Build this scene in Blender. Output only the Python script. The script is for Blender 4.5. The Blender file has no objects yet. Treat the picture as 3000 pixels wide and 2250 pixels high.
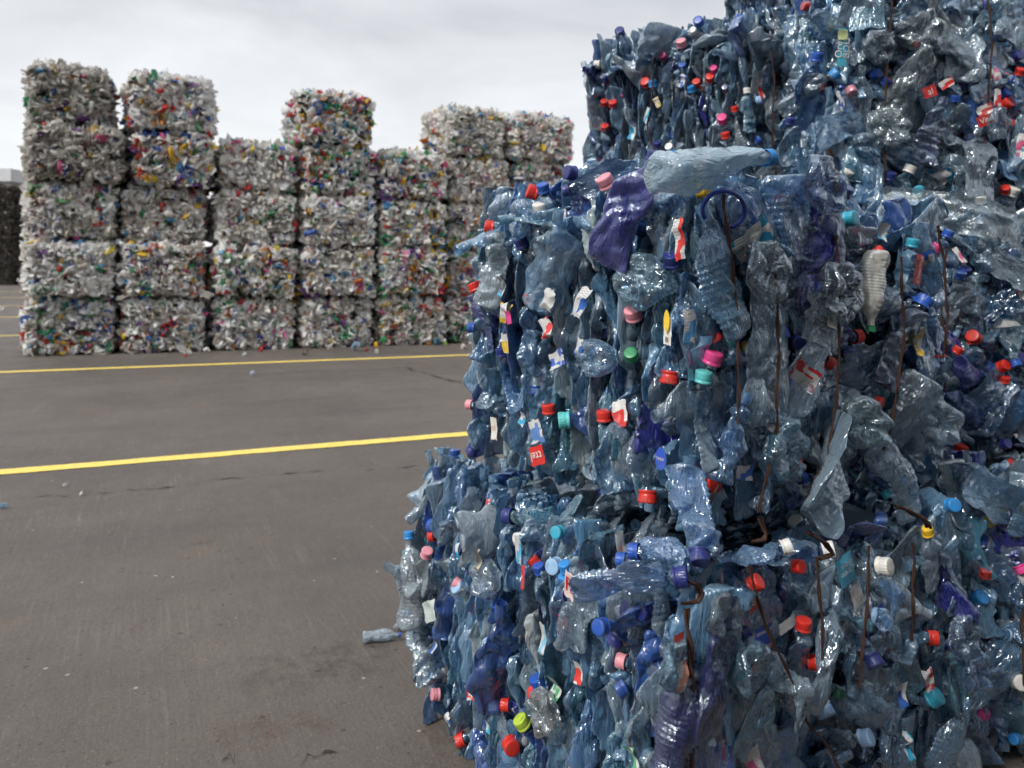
import bpy, math, random
import numpy as np
from mathutils import Matrix, Vector

SC = bpy.context.scene
COL = SC.collection
R = math.radians

# ------------------------------------------------------------------ camera
FPX, EYE, HX, HY, ROLL = 2300.0, 1.25, 1500.0, 776.0, R(0.92)
cam_d = bpy.data.cameras.new('camera')
cam = bpy.data.objects.new('camera', cam_d); COL.objects.link(cam)
cam_d.sensor_width = 36.0
cam_d.lens = 36.0 * FPX / 3000.0
cam_d.shift_y = -(1125.0 - HY) / 3000.0
cam_d.clip_start = 0.05; cam_d.clip_end = 2000.0
cam.matrix_world = Matrix.Translation((0, 0, EYE)) @ Matrix.Rotation(R(90), 4, 'X') @ Matrix.Rotation(ROLL, 4, 'Z')
cam_d.dof.use_dof = True
cam_d.dof.focus_distance = 1.65
cam_d.dof.aperture_fstop = 5.0
SC.camera = cam

# ------------------------------------------------------------------ sky and sun
SUN_EL, SUN_AZ = R(43), R(227)            # azimuth clockwise from +Y: the light comes from behind the left shoulder
W = bpy.data.worlds.new('World'); SC.world = W; W.use_nodes = True
nt = W.node_tree; nt.nodes.clear()
def wn(t, **k):
    n = nt.nodes.new(t)
    for a, v in k.items(): setattr(n, a, v)
    return n
out = wn('ShaderNodeOutputWorld'); bg = wn('ShaderNodeBackground'); bg.inputs['Strength'].default_value = 0.1
sky = wn('ShaderNodeTexSky', sky_type='NISHITA', sun_disc=False, sun_elevation=SUN_EL, sun_rotation=SUN_AZ)
tc = wn('ShaderNodeTexCoord'); sep = wn('ShaderNodeSeparateXYZ'); nt.links.new(tc.outputs['Generated'], sep.inputs[0])
zz = wn('ShaderNodeMath', operation='ADD'); nt.links.new(sep.outputs['Z'], zz.inputs[0]); zz.inputs[1].default_value = 0.16
def div(a):
    d = wn('ShaderNodeMath', operation='DIVIDE'); nt.links.new(sep.outputs[a], d.inputs[0]); nt.links.new(zz.outputs[0], d.inputs[1]); return d
cx_, cy_ = div('X'), div('Y')
cmb = wn('ShaderNodeCombineXYZ'); nt.links.new(cx_.outputs[0], cmb.inputs[0]); nt.links.new(cy_.outputs[0], cmb.inputs[1])
n1 = wn('ShaderNodeTexNoise'); n1.inputs['Scale'].default_value = 1.1; n1.inputs['Detail'].default_value = 7; n1.inputs['Roughness'].default_value = .52
n1.inputs['Distortion'].default_value = .4
nt.links.new(cmb.outputs[0], n1.inputs['Vector'])
ramp = wn('ShaderNodeValToRGB')
ramp.color_ramp.elements[0].position = .30; ramp.color_ramp.elements[0].color = (.44, .46, .49, 1)
ramp.color_ramp.elements[1].position = .62; ramp.color_ramp.elements[1].color = (.78, .795, .82, 1)
nt.links.new(n1.outputs['Fac'], ramp.inputs[0])
low = wn('ShaderNodeMapRange'); low.inputs['From Min'].default_value = 0.02; low.inputs['From Max'].default_value = .34
low.inputs['To Min'].default_value = 1.0; low.inputs['To Max'].default_value = .0
nt.links.new(sep.outputs['Z'], low.inputs['Value'])
mixl = wn('ShaderNodeMix', data_type='RGBA'); nt.links.new(low.outputs[0], mixl.inputs['Factor'])
nt.links.new(ramp.outputs[0], mixl.inputs[6]); mixl.inputs[7].default_value = (.96, .965, .975, 1)
mul = wn('ShaderNodeMix', data_type='RGBA', blend_type='MULTIPLY'); mul.inputs['Factor'].default_value = 1
zen = wn('ShaderNodeMapRange'); zen.inputs['From Min'].default_value = .42; zen.inputs['From Max'].default_value = .95
zen.inputs['To Min'].default_value = 5.35; zen.inputs['To Max'].default_value = 7.6; nt.links.new(sep.outputs['Z'], zen.inputs['Value'])     # an overcast sky is brightest overhead
nt.links.new(mixl.outputs[2], mul.inputs[6]); nt.links.new(zen.outputs[0], mul.inputs[7])
mxs = wn('ShaderNodeMix', data_type='RGBA'); mxs.inputs['Factor'].default_value = .94
nt.links.new(sky.outputs[0], mxs.inputs[6]); nt.links.new(mul.outputs[2], mxs.inputs[7])
nt.links.new(mxs.outputs[2], bg.inputs['Color']); nt.links.new(bg.outputs[0], out.inputs['Surface'])

sd = bpy.data.lights.new('sun', 'SUN'); sd.energy = 1.5; sd.angle = R(10); sd.color = (1, .965, .91)
so = bpy.data.objects.new('sun', sd); COL.objects.link(so)
sdir = Vector((math.sin(SUN_AZ) * math.cos(SUN_EL), math.cos(SUN_AZ) * math.cos(SUN_EL), math.sin(SUN_EL)))
so.rotation_euler = sdir.to_track_quat('Z', 'Y').to_euler()
so.location = (-8, -6, 12)

SC.view_settings.view_transform = 'Standard'; SC.view_settings.look = 'None'
SC.view_settings.exposure = 1.04; SC.view_settings.gamma = 1.0
SC.cycles.max_bounces = 5; SC.cycles.transparent_max_bounces = 10
SC.cycles.use_adaptive_sampling = True; SC.cycles.adaptive_threshold = .03; SC.cycles.adaptive_min_samples = 12
SC.cycles.caustics_reflective = False; SC.cycles.caustics_refractive = False
SC.cycles.sample_clamp_indirect = 6.0

# ------------------------------------------------------------------ small maths
def ray(px, py):
    u, v = px - HX, py - HY
    u2 = u * math.cos(ROLL) + v * math.sin(ROLL); v2 = -u * math.sin(ROLL) + v * math.cos(ROLL)
    return np.array([u2 / FPX, 1.0, -v2 / FPX])
def ground(px, py):
    d = ray(px, py); return np.array([0, 0, EYE]) + d * (EYE / -d[2])
CAMP = np.array([0, 0, EYE])
def nrm(v): v = np.asarray(v, float); return v / np.linalg.norm(v)
def vnoise(p, seed=0):                                   # value noise, -1..1
    p = np.asarray(p, float); i = np.floor(p).astype(np.int64); f = p - i; f = f * f * (3 - 2 * f)
    def h(dx, dy, dz):
        n = (i[:, 0] + dx) * 374761393 + (i[:, 1] + dy) * 668265263 + (i[:, 2] + dz) * 2147483647 + seed * 144665 + 1013
        n = n & 0x7fffffff; n = ((n >> 13) ^ n) & 0x7fffffff
        n = (n * ((n * n * 15731 + 789221) & 0x7fffffff) + 1376312589) & 0x7fffffff
        return n / 1073741824.0 - 1.0
    r = 0
    for dx in (0, 1):
        for dy in (0, 1):
            for dz in (0, 1):
                w = (f[:, 0] if dx else 1 - f[:, 0]) * (f[:, 1] if dy else 1 - f[:, 1]) * (f[:, 2] if dz else 1 - f[:, 2])
                r = r + w * h(dx, dy, dz)
    return r
def sm(a, b, x): t = np.clip((x - a) / (b - a), 0, 1); return t * t * (3 - 2 * t)
def basis(x, y, z, o=(0, 0, 0), s=1.0):
    m = np.eye(4); m[:3, 0] = np.asarray(x) * s; m[:3, 1] = np.asarray(y) * s; m[:3, 2] = np.asarray(z) * s; m[:3, 3] = o; return m
def rot(axis, a):
    return np.array(Matrix.Rotation(a, 3, Vector(axis)))

# ------------------------------------------------------------------ mesh building
def quad_mesh(name, V, Q, cols=None, smooth=True, mat=None, uv=None):
    me = bpy.data.meshes.new(name)
    V = np.asarray(V, np.float32); Q = np.asarray(Q, np.int32)
    me.vertices.add(len(V)); me.vertices.foreach_set('co', V.ravel())
    me.loops.add(Q.size); me.loops.foreach_set('vertex_index', Q.ravel())
    me.polygons.add(len(Q)); me.polygons.foreach_set('loop_start', np.arange(0, Q.size, Q.shape[1], dtype=np.int32))
    if uv is not None:
        l = me.uv_layers.new(name='uv'); l.data.foreach_set('uv', np.asarray(uv, np.float32)[Q.ravel()].ravel())
    me.update(calc_edges=True)
    me.polygons.foreach_set('use_smooth', np.full(len(Q), smooth, bool))
    if cols is not None:
        a = me.color_attributes.new('col', 'FLOAT_COLOR', 'POINT'); a.data.foreach_set('color', np.asarray(cols, np.float32).ravel())
    if mat: me.materials.append(mat)
    me.validate(); return me
class Mass:                                              # many pieces in one mesh, coloured per piece
    def __init__(s): s.v = []; s.q = []; s.c = []; s.n = 0
    def add(s, V, Q, M, col):
        s.v.append(V @ M[:3, :3].T + M[:3, 3]); s.q.append(Q + s.n); s.c.append(np.tile(np.asarray(col, np.float32), (len(V), 1))); s.n += len(V)
    def mesh(s, name, mat, off, smooth=True):
        return quad_mesh(name, np.concatenate(s.v) - np.asarray(off), np.concatenate(s.q), np.concatenate(s.c), smooth, mat)
def grid_quads(n, m, wrap):
    q = []
    for i in range(n - 1):
        for j in range(m if wrap else m - 1):
            k = (j + 1) % m
            q.append((i * m + j, i * m + k, (i + 1) * m + k, (i + 1) * m + j))
    return np.array(q, np.int32)
def box(lo, hi):
    x0, y0, z0 = lo; x1, y1, z1 = hi
    V = np.array([(x0, y0, z0), (x1, y0, z0), (x1, y1, z0), (x0, y1, z0), (x0, y0, z1), (x1, y0, z1), (x1, y1, z1), (x0, y1, z1)], float)
    return V, np.array([(3, 2, 1, 0), (4, 5, 6, 7), (0, 1, 5, 4), (1, 2, 6, 5), (2, 3, 7, 6), (3, 0, 4, 7)])
def tube(P, r, n=6, taper=1.0):
    P = np.asarray(P, float); V = []
    for i, p in enumerate(P):
        t = nrm(P[min(i + 1, len(P) - 1)] - P[max(i - 1, 0)]); a = nrm(np.cross(t, (.31, .9, .17))); b = np.cross(t, a)
        for j in range(n):
            w = 2 * math.pi * j / n; V.append(p + r * (math.cos(w) * a + math.sin(w) * b))
    return np.array(V), grid_quads(len(P), n, True)

def tag(o, label=None, cat=None, group=None, kind=None):
    for k, v in (('label', label), ('category', cat), ('group', group), ('kind', kind)):
        if v: o[k] = v
    return o
def obj(name, me, parent=None, M=None, color=None):
    o = bpy.data.objects.new(name, me); COL.objects.link(o)
    if parent: o.parent = parent
    if M is not None: o.matrix_basis = Matrix(np.asarray(M).tolist())
    if color is not None: o.color = color
    return o
def empty(name, loc):
    o = bpy.data.objects.new(name, None); COL.objects.link(o); o.location = loc; o.empty_display_size = .2; return o

# ------------------------------------------------------------------ materials
def mat_new(name):
    m = bpy.data.materials.new(name); m.use_nodes = True; t = m.node_tree; t.nodes.clear()
    def N(ty, **k):
        n = t.nodes.new(ty)
        for a, v in k.items():
            if a.startswith('i_'): n.inputs[a[2:].replace('_', ' ')].default_value = v
            else: setattr(n, a, v)
        return n
    def Lk(a, b): t.links.new(a, b)
    return m, N, Lk
def math_n(N, Lk, op, a, b):
    n = N('ShaderNodeMath', operation=op)
    for i, x in enumerate((a, b)):
        if isinstance(x, (int, float)): n.inputs[i].default_value = x
        else: Lk(x, n.inputs[i])
    return n.outputs[0]
def mixc(N, Lk, f, a, b, bt='MIX'):
    n = N('ShaderNodeMix', data_type='RGBA', blend_type=bt)
    for s, x in ((n.inputs['Factor'], f), (n.inputs[6], a), (n.inputs[7], b)):
        if isinstance(x, (int, float, tuple)): s.default_value = x
        else: Lk(x, s)
    return n.outputs[2]

def pet_material(name, src, op0=.09):
    """crumpled clear plastic film: part see-through, part milky, glossy creases; alpha 1 = opaque plastic"""
    m, N, Lk = mat_new(name)
    if src == 'object':
        c = N('ShaderNodeObjectInfo'); ccol, calpha = c.outputs['Color'], c.outputs['Alpha']
    else:
        c = N('ShaderNodeAttribute', attribute_name='col'); ccol, calpha = c.outputs['Color'], c.outputs['Alpha']
    tcn = N('ShaderNodeTexCoord'); geo = N('ShaderNodeNewGeometry')
    mp = N('ShaderNodeMapping'); mp.inputs['Scale'].default_value = (1, 1, .24); Lk(tcn.outputs['Object'], mp.inputs['Vector'])
    nz = N('ShaderNodeTexNoise', i_Scale=40.0, i_Detail=3.0, i_Roughness=.5, i_Distortion=1.4); Lk(mp.outputs[0], nz.inputs['Vector'])
    vo = N('ShaderNodeTexVoronoi', feature='DISTANCE_TO_EDGE', i_Scale=42.0)
    add = N('ShaderNodeVectorMath', operation='MULTIPLY_ADD'); Lk(nz.outputs['Color'], add.inputs[0]); add.inputs[1].default_value = (.05, .05, .05); Lk(mp.outputs[0], add.inputs[2])
    Lk(add.outputs[0], vo.inputs['Vector'])
    h = math_n(N, Lk, 'ADD', math_n(N, Lk, 'MULTIPLY', vo.outputs['Distance'], 1.6), math_n(N, Lk, 'MULTIPLY', nz.outputs['Fac'], .5))
    soft = math_n(N, Lk, 'SUBTRACT', 1.0, math_n(N, Lk, 'MULTIPLY', calpha, .8))
    bp = N('ShaderNodeBump', i_Distance=.006); Lk(h, bp.inputs['Height']); Lk(math_n(N, Lk, 'MULTIPLY', soft, .75), bp.inputs['Strength'])
    dirt = N('ShaderNodeTexNoise', i_Scale=9.0, i_Detail=6.0, i_Roughness=.65); Lk(tcn.outputs['Object'], dirt.inputs['Vector'])
    dr = N('ShaderNodeMapRange'); dr.inputs['From Min'].default_value = .45; dr.inputs['From Max'].default_value = .72; Lk(dirt.outputs['Fac'], dr.inputs['Value'])
    col = mixc(N, Lk, math_n(N, Lk, 'MULTIPLY', dr.outputs[0], .15), ccol, (.20, .20, .19, 1))
    lw = N('ShaderNodeLayerWeight', i_Blend=.5); Lk(bp.outputs[0], lw.inputs['Normal'])
    pale = math_n(N, Lk, 'MULTIPLY', math_n(N, Lk, 'MULTIPLY', math_n(N, Lk, 'POWER', lw.outputs['Facing'], 1.6), .66), math_n(N, Lk, 'POWER', math_n(N, Lk, 'SUBTRACT', 1.0, calpha), 2.0))
    col = mixc(N, Lk, pale, col, (.70, .84, .93, 1))          # film seen edge-on scatters more
    dif = N('ShaderNodeBsdfDiffuse', i_Roughness=.3); Lk(col, dif.inputs['Color']); Lk(bp.outputs[0], dif.inputs['Normal'])
    trl = N('ShaderNodeBsdfTranslucent'); Lk(col, trl.inputs['Color']); Lk(bp.outputs[0], trl.inputs['Normal'])
    dt = N('ShaderNodeMixShader', i_Fac=.3); Lk(dif.outputs[0], dt.inputs[1]); Lk(trl.outputs[0], dt.inputs[2])
    tr = N('ShaderNodeBsdfTransparent'); Lk(mixc(N, Lk, .34, ccol, (1, 1, 1, 1)), tr.inputs['Color'])
    op = math_n(N, Lk, 'ADD', math_n(N, Lk, 'MULTIPLY', math_n(N, Lk, 'POWER', lw.outputs['Facing'], 1.7), .70), op0)
    op = math_n(N, Lk, 'ADD', op, math_n(N, Lk, 'MULTIPLY', dr.outputs[0], .2))
    opn = N('ShaderNodeMath', operation='ADD', use_clamp=True); Lk(op, opn.inputs[0]); Lk(calpha, opn.inputs[1])
    body = N('ShaderNodeMixShader'); Lk(opn.outputs[0], body.inputs[0]); Lk(tr.outputs[0], body.inputs[1]); Lk(dt.outputs[0], body.inputs[2])
    gl = N('ShaderNodeBsdfGlossy', i_Roughness=.13); Lk(bp.outputs[0], gl.inputs['Normal']); gl.inputs['Color'].default_value = (.84, .93, 1, 1)
    Lk(math_n(N, Lk, 'ADD', math_n(N, Lk, 'MULTIPLY', dr.outputs[0], .16), math_n(N, Lk, 'ADD', math_n(N, Lk, 'MULTIPLY', calpha, .16), .10)), gl.inputs['Roughness'])
    l2 = N('ShaderNodeLayerWeight', i_Blend=.5); Lk(bp.outputs[0], l2.inputs['Normal'])
    sch = math_n(N, Lk, 'ADD', .17, math_n(N, Lk, 'MULTIPLY', math_n(N, Lk, 'POWER', l2.outputs['Facing'], 2.0), .80))    # several film layers reflect together
    fx = math_n(N, Lk, 'MULTIPLY', sch, math_n(N, Lk, 'SUBTRACT', 1.0, math_n(N, Lk, 'MULTIPLY', calpha, .45)))
    fm = N('ShaderNodeMath', operation='MINIMUM'); Lk(fx, fm.inputs[0]); fm.inputs[1].default_value = .9
    fin = N('ShaderNodeMixShader'); Lk(fm.outputs[0], fin.inputs[0]); Lk(body.outputs[0], fin.inputs[1]); Lk(gl.outputs[0], fin.inputs[2])
    o = N('ShaderNodeOutputMaterial'); Lk(fin.outputs[0], o.inputs['Surface'])
    return m
PET_O = pet_material('clear_plastic_film', 'object')
PET_A = pet_material('clear_plastic_film_mass', 'attribute', .24)

def scrap_material(name, src):
    """matt mixed household plastic"""
    m, N, Lk = mat_new(name)
    if src == 'object': c = N('ShaderNodeObjectInfo')
    else: c = N('ShaderNodeAttribute', attribute_name='col')
    tcn = N('ShaderNodeTexCoord')
    nz = N('ShaderNodeTexNoise', i_Scale=14.0, i_Detail=5.0, i_Roughness=.65); Lk(tcn.outputs['Object'], nz.inputs['Vector'])
    dr = N('ShaderNodeMapRange'); dr.inputs['From Min'].default_value = .42; dr.inputs['From Max'].default_value = .75; Lk(nz.outputs['Fac'], dr.inputs['Value'])
    col = mixc(N, Lk, math_n(N, Lk, 'MULTIPLY', dr.outputs[0], .28), c.outputs['Color'], (.20, .165, .13, 1))
    bp = N('ShaderNodeBump', i_Distance=.01, i_Strength=.5); Lk(nz.outputs['Fac'], bp.inputs['Height'])
    b = N('ShaderNodeBsdfPrincipled', i_Roughness=.45); Lk(col, b.inputs['Base Color']); Lk(bp.outputs[0], b.inputs['Normal'])
    trl = N('ShaderNodeBsdfTranslucent'); Lk(col, trl.inputs['Color'])
    mx = N('ShaderNodeMixShader', i_Fac=.45); Lk(b.outputs[0], mx.inputs[1]); Lk(trl.outputs[0], mx.inputs[2])
    o = N('ShaderNodeOutputMaterial'); Lk(mx.outputs[0], o.inputs['Surface'])
    return m
SCR_O = scrap_material('mixed_plastic', 'object'); SCR_A = scrap_material('mixed_plastic_mass', 'attribute')

def simple_mat(name, col, rough=.6, var=.25, scale=40, metal=0, bump=.2):
    m, N, Lk = mat_new(name)
    tcn = N('ShaderNodeTexCoord'); nz = N('ShaderNodeTexNoise', i_Scale=scale, i_Detail=6.0, i_Roughness=.65); Lk(tcn.outputs['Object'], nz.inputs['Vector'])
    d = tuple(x * (1 - var) for x in col) + (1,); l = tuple(min(1, x * (1 + var)) for x in col) + (1,)
    b = N('ShaderNodeBsdfPrincipled', i_Roughness=rough, i_Metallic=metal); Lk(mixc(N, Lk, nz.outputs['Fac'], d, l), b.inputs['Base Color'])
    bp = N('ShaderNodeBump', i_Distance=.002, i_Strength=bump); Lk(nz.outputs['Fac'], bp.inputs['Height']); Lk(bp.outputs[0], b.inputs['Normal'])
    o = N('ShaderNodeOutputMaterial'); Lk(b.outputs[0], o.inputs['Surface']); return m
WIRE = simple_mat('rusty_wire', (.050, .020, .012), .85, .6, 120)
WIREF = simple_mat('dull_wire', (.06, .05, .045), .7, .4, 60)
def cap_material():
    m, N, Lk = mat_new('cap_plastic'); c = N('ShaderNodeObjectInfo'); tcn = N('ShaderNodeTexCoord')
    nz = N('ShaderNodeTexNoise', i_Scale=90.0, i_Detail=6.0, i_Roughness=.7); Lk(tcn.outputs['Object'], nz.inputs['Vector'])
    dr = N('ShaderNodeMapRange'); dr.inputs['From Min'].default_value = .5; dr.inputs['From Max'].default_value = .8; Lk(nz.outputs['Fac'], dr.inputs['Value'])
    col = mixc(N, Lk, math_n(N, Lk, 'MULTIPLY', dr.outputs[0], .7), c.outputs['Color'], (.12, .105, .09, 1))
    b = N('ShaderNodeBsdfPrincipled', i_Roughness=.36); Lk(col, b.inputs['Base Color'])
    o = N('ShaderNodeOutputMaterial'); Lk(b.outputs[0], o.inputs['Surface']); return m
CAPM = cap_material()
def label_material():
    """printed film label: white, a block of colour, rows of small print"""
    m, N, Lk = mat_new('printed_label'); c = N('ShaderNodeObjectInfo'); uv = N('ShaderNodeUVMap', uv_map='uv'); s = N('ShaderNodeSeparateXYZ'); Lk(uv.outputs[0], s.inputs[0])
    off = N('ShaderNodeVectorMath', operation='ADD'); Lk(uv.outputs[0], off.inputs[0]); Lk(c.outputs['Random'], off.inputs[1])
    bl = N('ShaderNodeTexVoronoi', i_Scale=2.2, distance='CHEBYCHEV'); Lk(off.outputs[0], bl.inputs['Vector'])
    bw = math_n(N, Lk, 'GREATER_THAN', N_sep(N, Lk, bl.outputs['Color']), .5)
    ln = N('ShaderNodeTexNoise', i_Scale=1.0, i_Detail=1.0); mp = N('ShaderNodeMapping'); mp.inputs['Scale'].default_value = (60, 1.5, 1); Lk(off.outputs[0], mp.inputs['Vector']); Lk(mp.outputs[0], ln.inputs['Vector'])
    row = math_n(N, Lk, 'GREATER_THAN', math_n(N, Lk, 'SINE', math_n(N, Lk, 'MULTIPLY', s.outputs['Y'], 75.0), 0), .1)
    pr = math_n(N, Lk, 'MULTIPLY', row, math_n(N, Lk, 'GREATER_THAN', ln.outputs['Fac'], .5))
    base = mixc(N, Lk, math_n(N, Lk, 'MULTIPLY', pr, .6), (.62, .62, .60, 1), (.12, .13, .2, 1))
    col = mixc(N, Lk, bw, base, c.outputs['Color'])
    tcn = N('ShaderNodeTexCoord'); nz = N('ShaderNodeTexNoise', i_Scale=45.0, i_Detail=5.0, i_Roughness=.6, i_Distortion=1.0); Lk(tcn.outputs['Object'], nz.inputs['Vector'])
    bp = N('ShaderNodeBump', i_Distance=.005, i_Strength=.7); Lk(nz.outputs['Fac'], bp.inputs['Height'])
    b = N('ShaderNodeBsdfPrincipled', i_Roughness=.4); Lk(col, b.inputs['Base Color']); Lk(bp.outputs[0], b.inputs['Normal'])
    o = N('ShaderNodeOutputMaterial'); Lk(b.outputs[0], o.inputs['Surface']); return m
def N_sep(N, Lk, c):
    s = N('ShaderNodeSeparateColor'); Lk(c, s.inputs[0]); return s.outputs[0]
LABM = label_material()
def flat_mat(name, src_obj=True):
    m, N, Lk = mat_new(name); c = N('ShaderNodeObjectInfo'); tcn = N('ShaderNodeTexCoord')
    nz = N('ShaderNodeTexNoise', i_Scale=60.0, i_Detail=5.0, i_Roughness=.65, i_Distortion=.8); Lk(tcn.outputs['Object'], nz.inputs['Vector'])
    dr = N('ShaderNodeMapRange'); dr.inputs['From Min'].default_value = .5; dr.inputs['From Max'].default_value = .8; Lk(nz.outputs['Fac'], dr.inputs['Value'])
    col = mixc(N, Lk, math_n(N, Lk, 'MULTIPLY', dr.outputs[0], .5), c.outputs['Color'], (.2, .18, .16, 1))
    bp = N('ShaderNodeBump', i_Distance=.003, i_Strength=.6); Lk(nz.outputs['Fac'], bp.inputs['Height'])
    b = N('ShaderNodeBsdfPrincipled', i_Roughness=.42); Lk(col, b.inputs['Base Color']); Lk(bp.outputs[0], b.inputs['Normal'])
    o = N('ShaderNodeOutputMaterial'); Lk(b.outputs[0], o.inputs['Surface']); return m
PRINT = flat_mat('printed_film')

# ------------------------------------------------------------------ ground
row_dir = nrm([(6400 - HX) / FPX, 1.0, 0])                # the bale wall and the yellow lines run this way
row_n = np.array([row_dir[1], -row_dir[0], 0])            # towards the camera
def ground_material():
    m, N, Lk = mat_new('worn_concrete')
    geo = N('ShaderNodeNewGeometry'); mp = N('ShaderNodeMapping')
    mp.inputs['Rotation'].default_value = (0, 0, -math.atan2(row_dir[1], row_dir[0])); Lk(geo.outputs['Position'], mp.inputs['Vector'])
    P = mp.outputs[0]; sp = N('ShaderNodeSeparateXYZ'); Lk(P, sp.inputs[0])
    def noise(scale, det=6, ro=.6, vec=None, st=None, dist=0):
        n = N('ShaderNodeTexNoise', i_Scale=float(scale), i_Detail=float(det), i_Roughness=ro, i_Distortion=float(dist))
        if st:
            q = N('ShaderNodeMapping'); q.inputs['Scale'].default_value = st; Lk(P, q.inputs['Vector']); Lk(q.outputs[0], n.inputs['Vector'])
        else: Lk(P, n.inputs['Vector'])
        return n.outputs['Fac']
    def rng(x, a, b, c=0., d=1.):
        n = N('ShaderNodeMapRange'); n.inputs['From Min'].default_value = a; n.inputs['From Max'].default_value = b; n.inputs['To Min'].default_value = c; n.inputs['To Max'].default_value = d
        Lk(x, n.inputs['Value']); return n.outputs[0]
    col = mixc(N, Lk, rng(noise(.55, 7, .62), .32, .68), (.082, .069, .060, 1), (.147, .125, .109, 1))
    col = mixc(N, Lk, rng(noise(4, 8, .7), .35, .7, 0, .5), col, (.095, .085, .078, 1))
    brush = noise(1, 3, .6, st=(75, 2.2, 1)); brush2 = noise(1, 4, .6, st=(28, 1.3, 1))
    patch = rng(noise(1.6, 4, .6), .42, .62)
    col = mixc(N, Lk, math_n(N, Lk, 'MULTIPLY', rng(brush, .54, .72), math_n(N, Lk, 'MULTIPLY', patch, .28)), col, (.31, .28, .255, 1))
    col = mixc(N, Lk, math_n(N, Lk, 'MULTIPLY', rng(brush2, .55, .75), .25), col, (.085, .078, .075, 1))
    col = mixc(N, Lk, rng(noise(120, 3, .6), .60, .70, 0, .6), col, (.30, .275, .25, 1))
    col = mixc(N, Lk, rng(noise(70, 3, .6, dist=.5), .60, .70, 0, .7), col, (.035, .032, .03, 1))
    fl = N('ShaderNodeTexVoronoi', i_Scale=16.0); Lk(P, fl.inputs['Vector'])                      # chips and small stones
    flr = N_sep(N, Lk, fl.outputs['Color'])
    flk = math_n(N, Lk, 'MULTIPLY', math_n(N, Lk, 'LESS_THAN', fl.outputs['Distance'], .10), math_n(N, Lk, 'GREATER_THAN', flr, .86))
    col = mixc(N, Lk, math_n(N, Lk, 'MULTIPLY', flk, .8), col, (.40, .37, .34, 1))
    pit = math_n(N, Lk, 'MULTIPLY', math_n(N, Lk, 'LESS_THAN', fl.outputs['Distance'], .14), math_n(N, Lk, 'LESS_THAN', flr, .12))
    col = mixc(N, Lk, math_n(N, Lk, 'MULTIPLY', pit, .7), col, (.04, .035, .032, 1))
    col = mixc(N, Lk, rng(noise(26, 6, .72), .54, .70, 0, .45), col, (.075, .066, .06, 1))
    ty = math_n(N, Lk, 'MULTIPLY', rng(noise(1, 4, .6, st=(.25, 2.4, 1)), .55, .68), .4)
    col = mixc(N, Lk, ty, col, (.075, .068, .063, 1))
    st = math_n(N, Lk, 'MULTIPLY', rng(noise(1.1, 6, .65, dist=.6), .60, .72), .6)
    col = mixc(N, Lk, st, col, (.105, .094, .086, 1))
    ru = math_n(N, Lk, 'MULTIPLY', rng(noise(.9, 5, .6, st=(1.0, 2.4, 1)), .64, .76), .5)
    col = mixc(N, Lk, ru, col, (.20, .105, .05, 1))
    b = N('ShaderNodeBsdfPrincipled'); Lk(col, b.inputs['Base Color'])
    Lk(rng(noise(3, 6, .65), .3, .7, .55, .85), b.inputs['Roughness'])
    hgt = math_n(N, Lk, 'ADD', math_n(N, Lk, 'MULTIPLY', brush, .4), math_n(N, Lk, 'ADD', noise(60, 6, .7), math_n(N, Lk, 'MULTIPLY', noise(9, 5, .6), 1.5)))
    bp = N('ShaderNodeBump', i_Distance=.007, i_Strength=.6); Lk(hgt, bp.inputs['Height']); Lk(bp.outputs[0], b.inputs['Normal'])
    o = N('ShaderNodeOutputMaterial'); Lk(b.outputs[0], o.inputs['Surface']); return m
GM = ground_material()
g = obj('ground', quad_mesh('ground', [(-400, -200, 0), (400, -200, 0), (400, 800, 0), (-400, 800, 0)], [(0, 1, 2, 3)], mat=GM, smooth=False)); tag(g, kind='structure')

def paint_material():
    m, N, Lk = mat_new('yellow_line_paint'); geo = N('ShaderNodeNewGeometry')
    n = N('ShaderNodeTexNoise', i_Scale=24.0, i_Detail=8.0, i_Roughness=.7); Lk(geo.outputs['Position'], n.inputs['Vector'])
    n2 = N('ShaderNodeTexNoise', i_Scale=3.0, i_Detail=6.0, i_Roughness=.65); Lk(geo.outputs['Position'], n2.inputs['Vector'])
    a = N('ShaderNodeMapRange'); a.inputs['From Min'].default_value = .54; a.inputs['From Max'].default_value = .68; Lk(n.outputs['Fac'], a.inputs['Value'])
    c = mixc(N, Lk, n2.outputs['Fac'], (.84, .60, .10, 1), (.90, .70, .20, 1))
    c = mixc(N, Lk, math_n(N, Lk, 'MULTIPLY', a.outputs[0], .6), c, (.24, .20, .13, 1))
    b = N('ShaderNodeBsdfPrincipled', i_Roughness=.6); Lk(c, b.inputs['Base Color'])
    bp = N('ShaderNodeBump', i_Distance=.003, i_Strength=.4); Lk(n.outputs['Fac'], bp.inputs['Height']); Lk(bp.outputs[0], b.inputs['Normal'])
    o = N('ShaderNodeOutputMaterial'); Lk(b.outputs[0], o.inputs['Surface']); return m
PAINT = paint_material()
def ribbon(p, a, b, w, z, seed, jit=.006, step=.05):
    n = int((b - a) / step) + 1; t = np.linspace(a, b, n)
    V = []
    for s in (-1, 1):
        e = vnoise(np.stack([t * 6, np.full(n, s * 7.3), np.full(n, 1.1)], 1), seed) * jit + vnoise(np.stack([t * 40, np.full(n, s * 3.3), np.full(n, 5.1)], 1), seed) * jit * .6
        q = p[None, :] + t[:, None] * row_dir[None] + (s * w / 2 + e)[:, None] * row_n[None]
        q[:, 2] = z; V.append(q)
    V = np.stack(V, 1).reshape(-1, 3)
    return V, grid_quads(n, 2, False)
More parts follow.
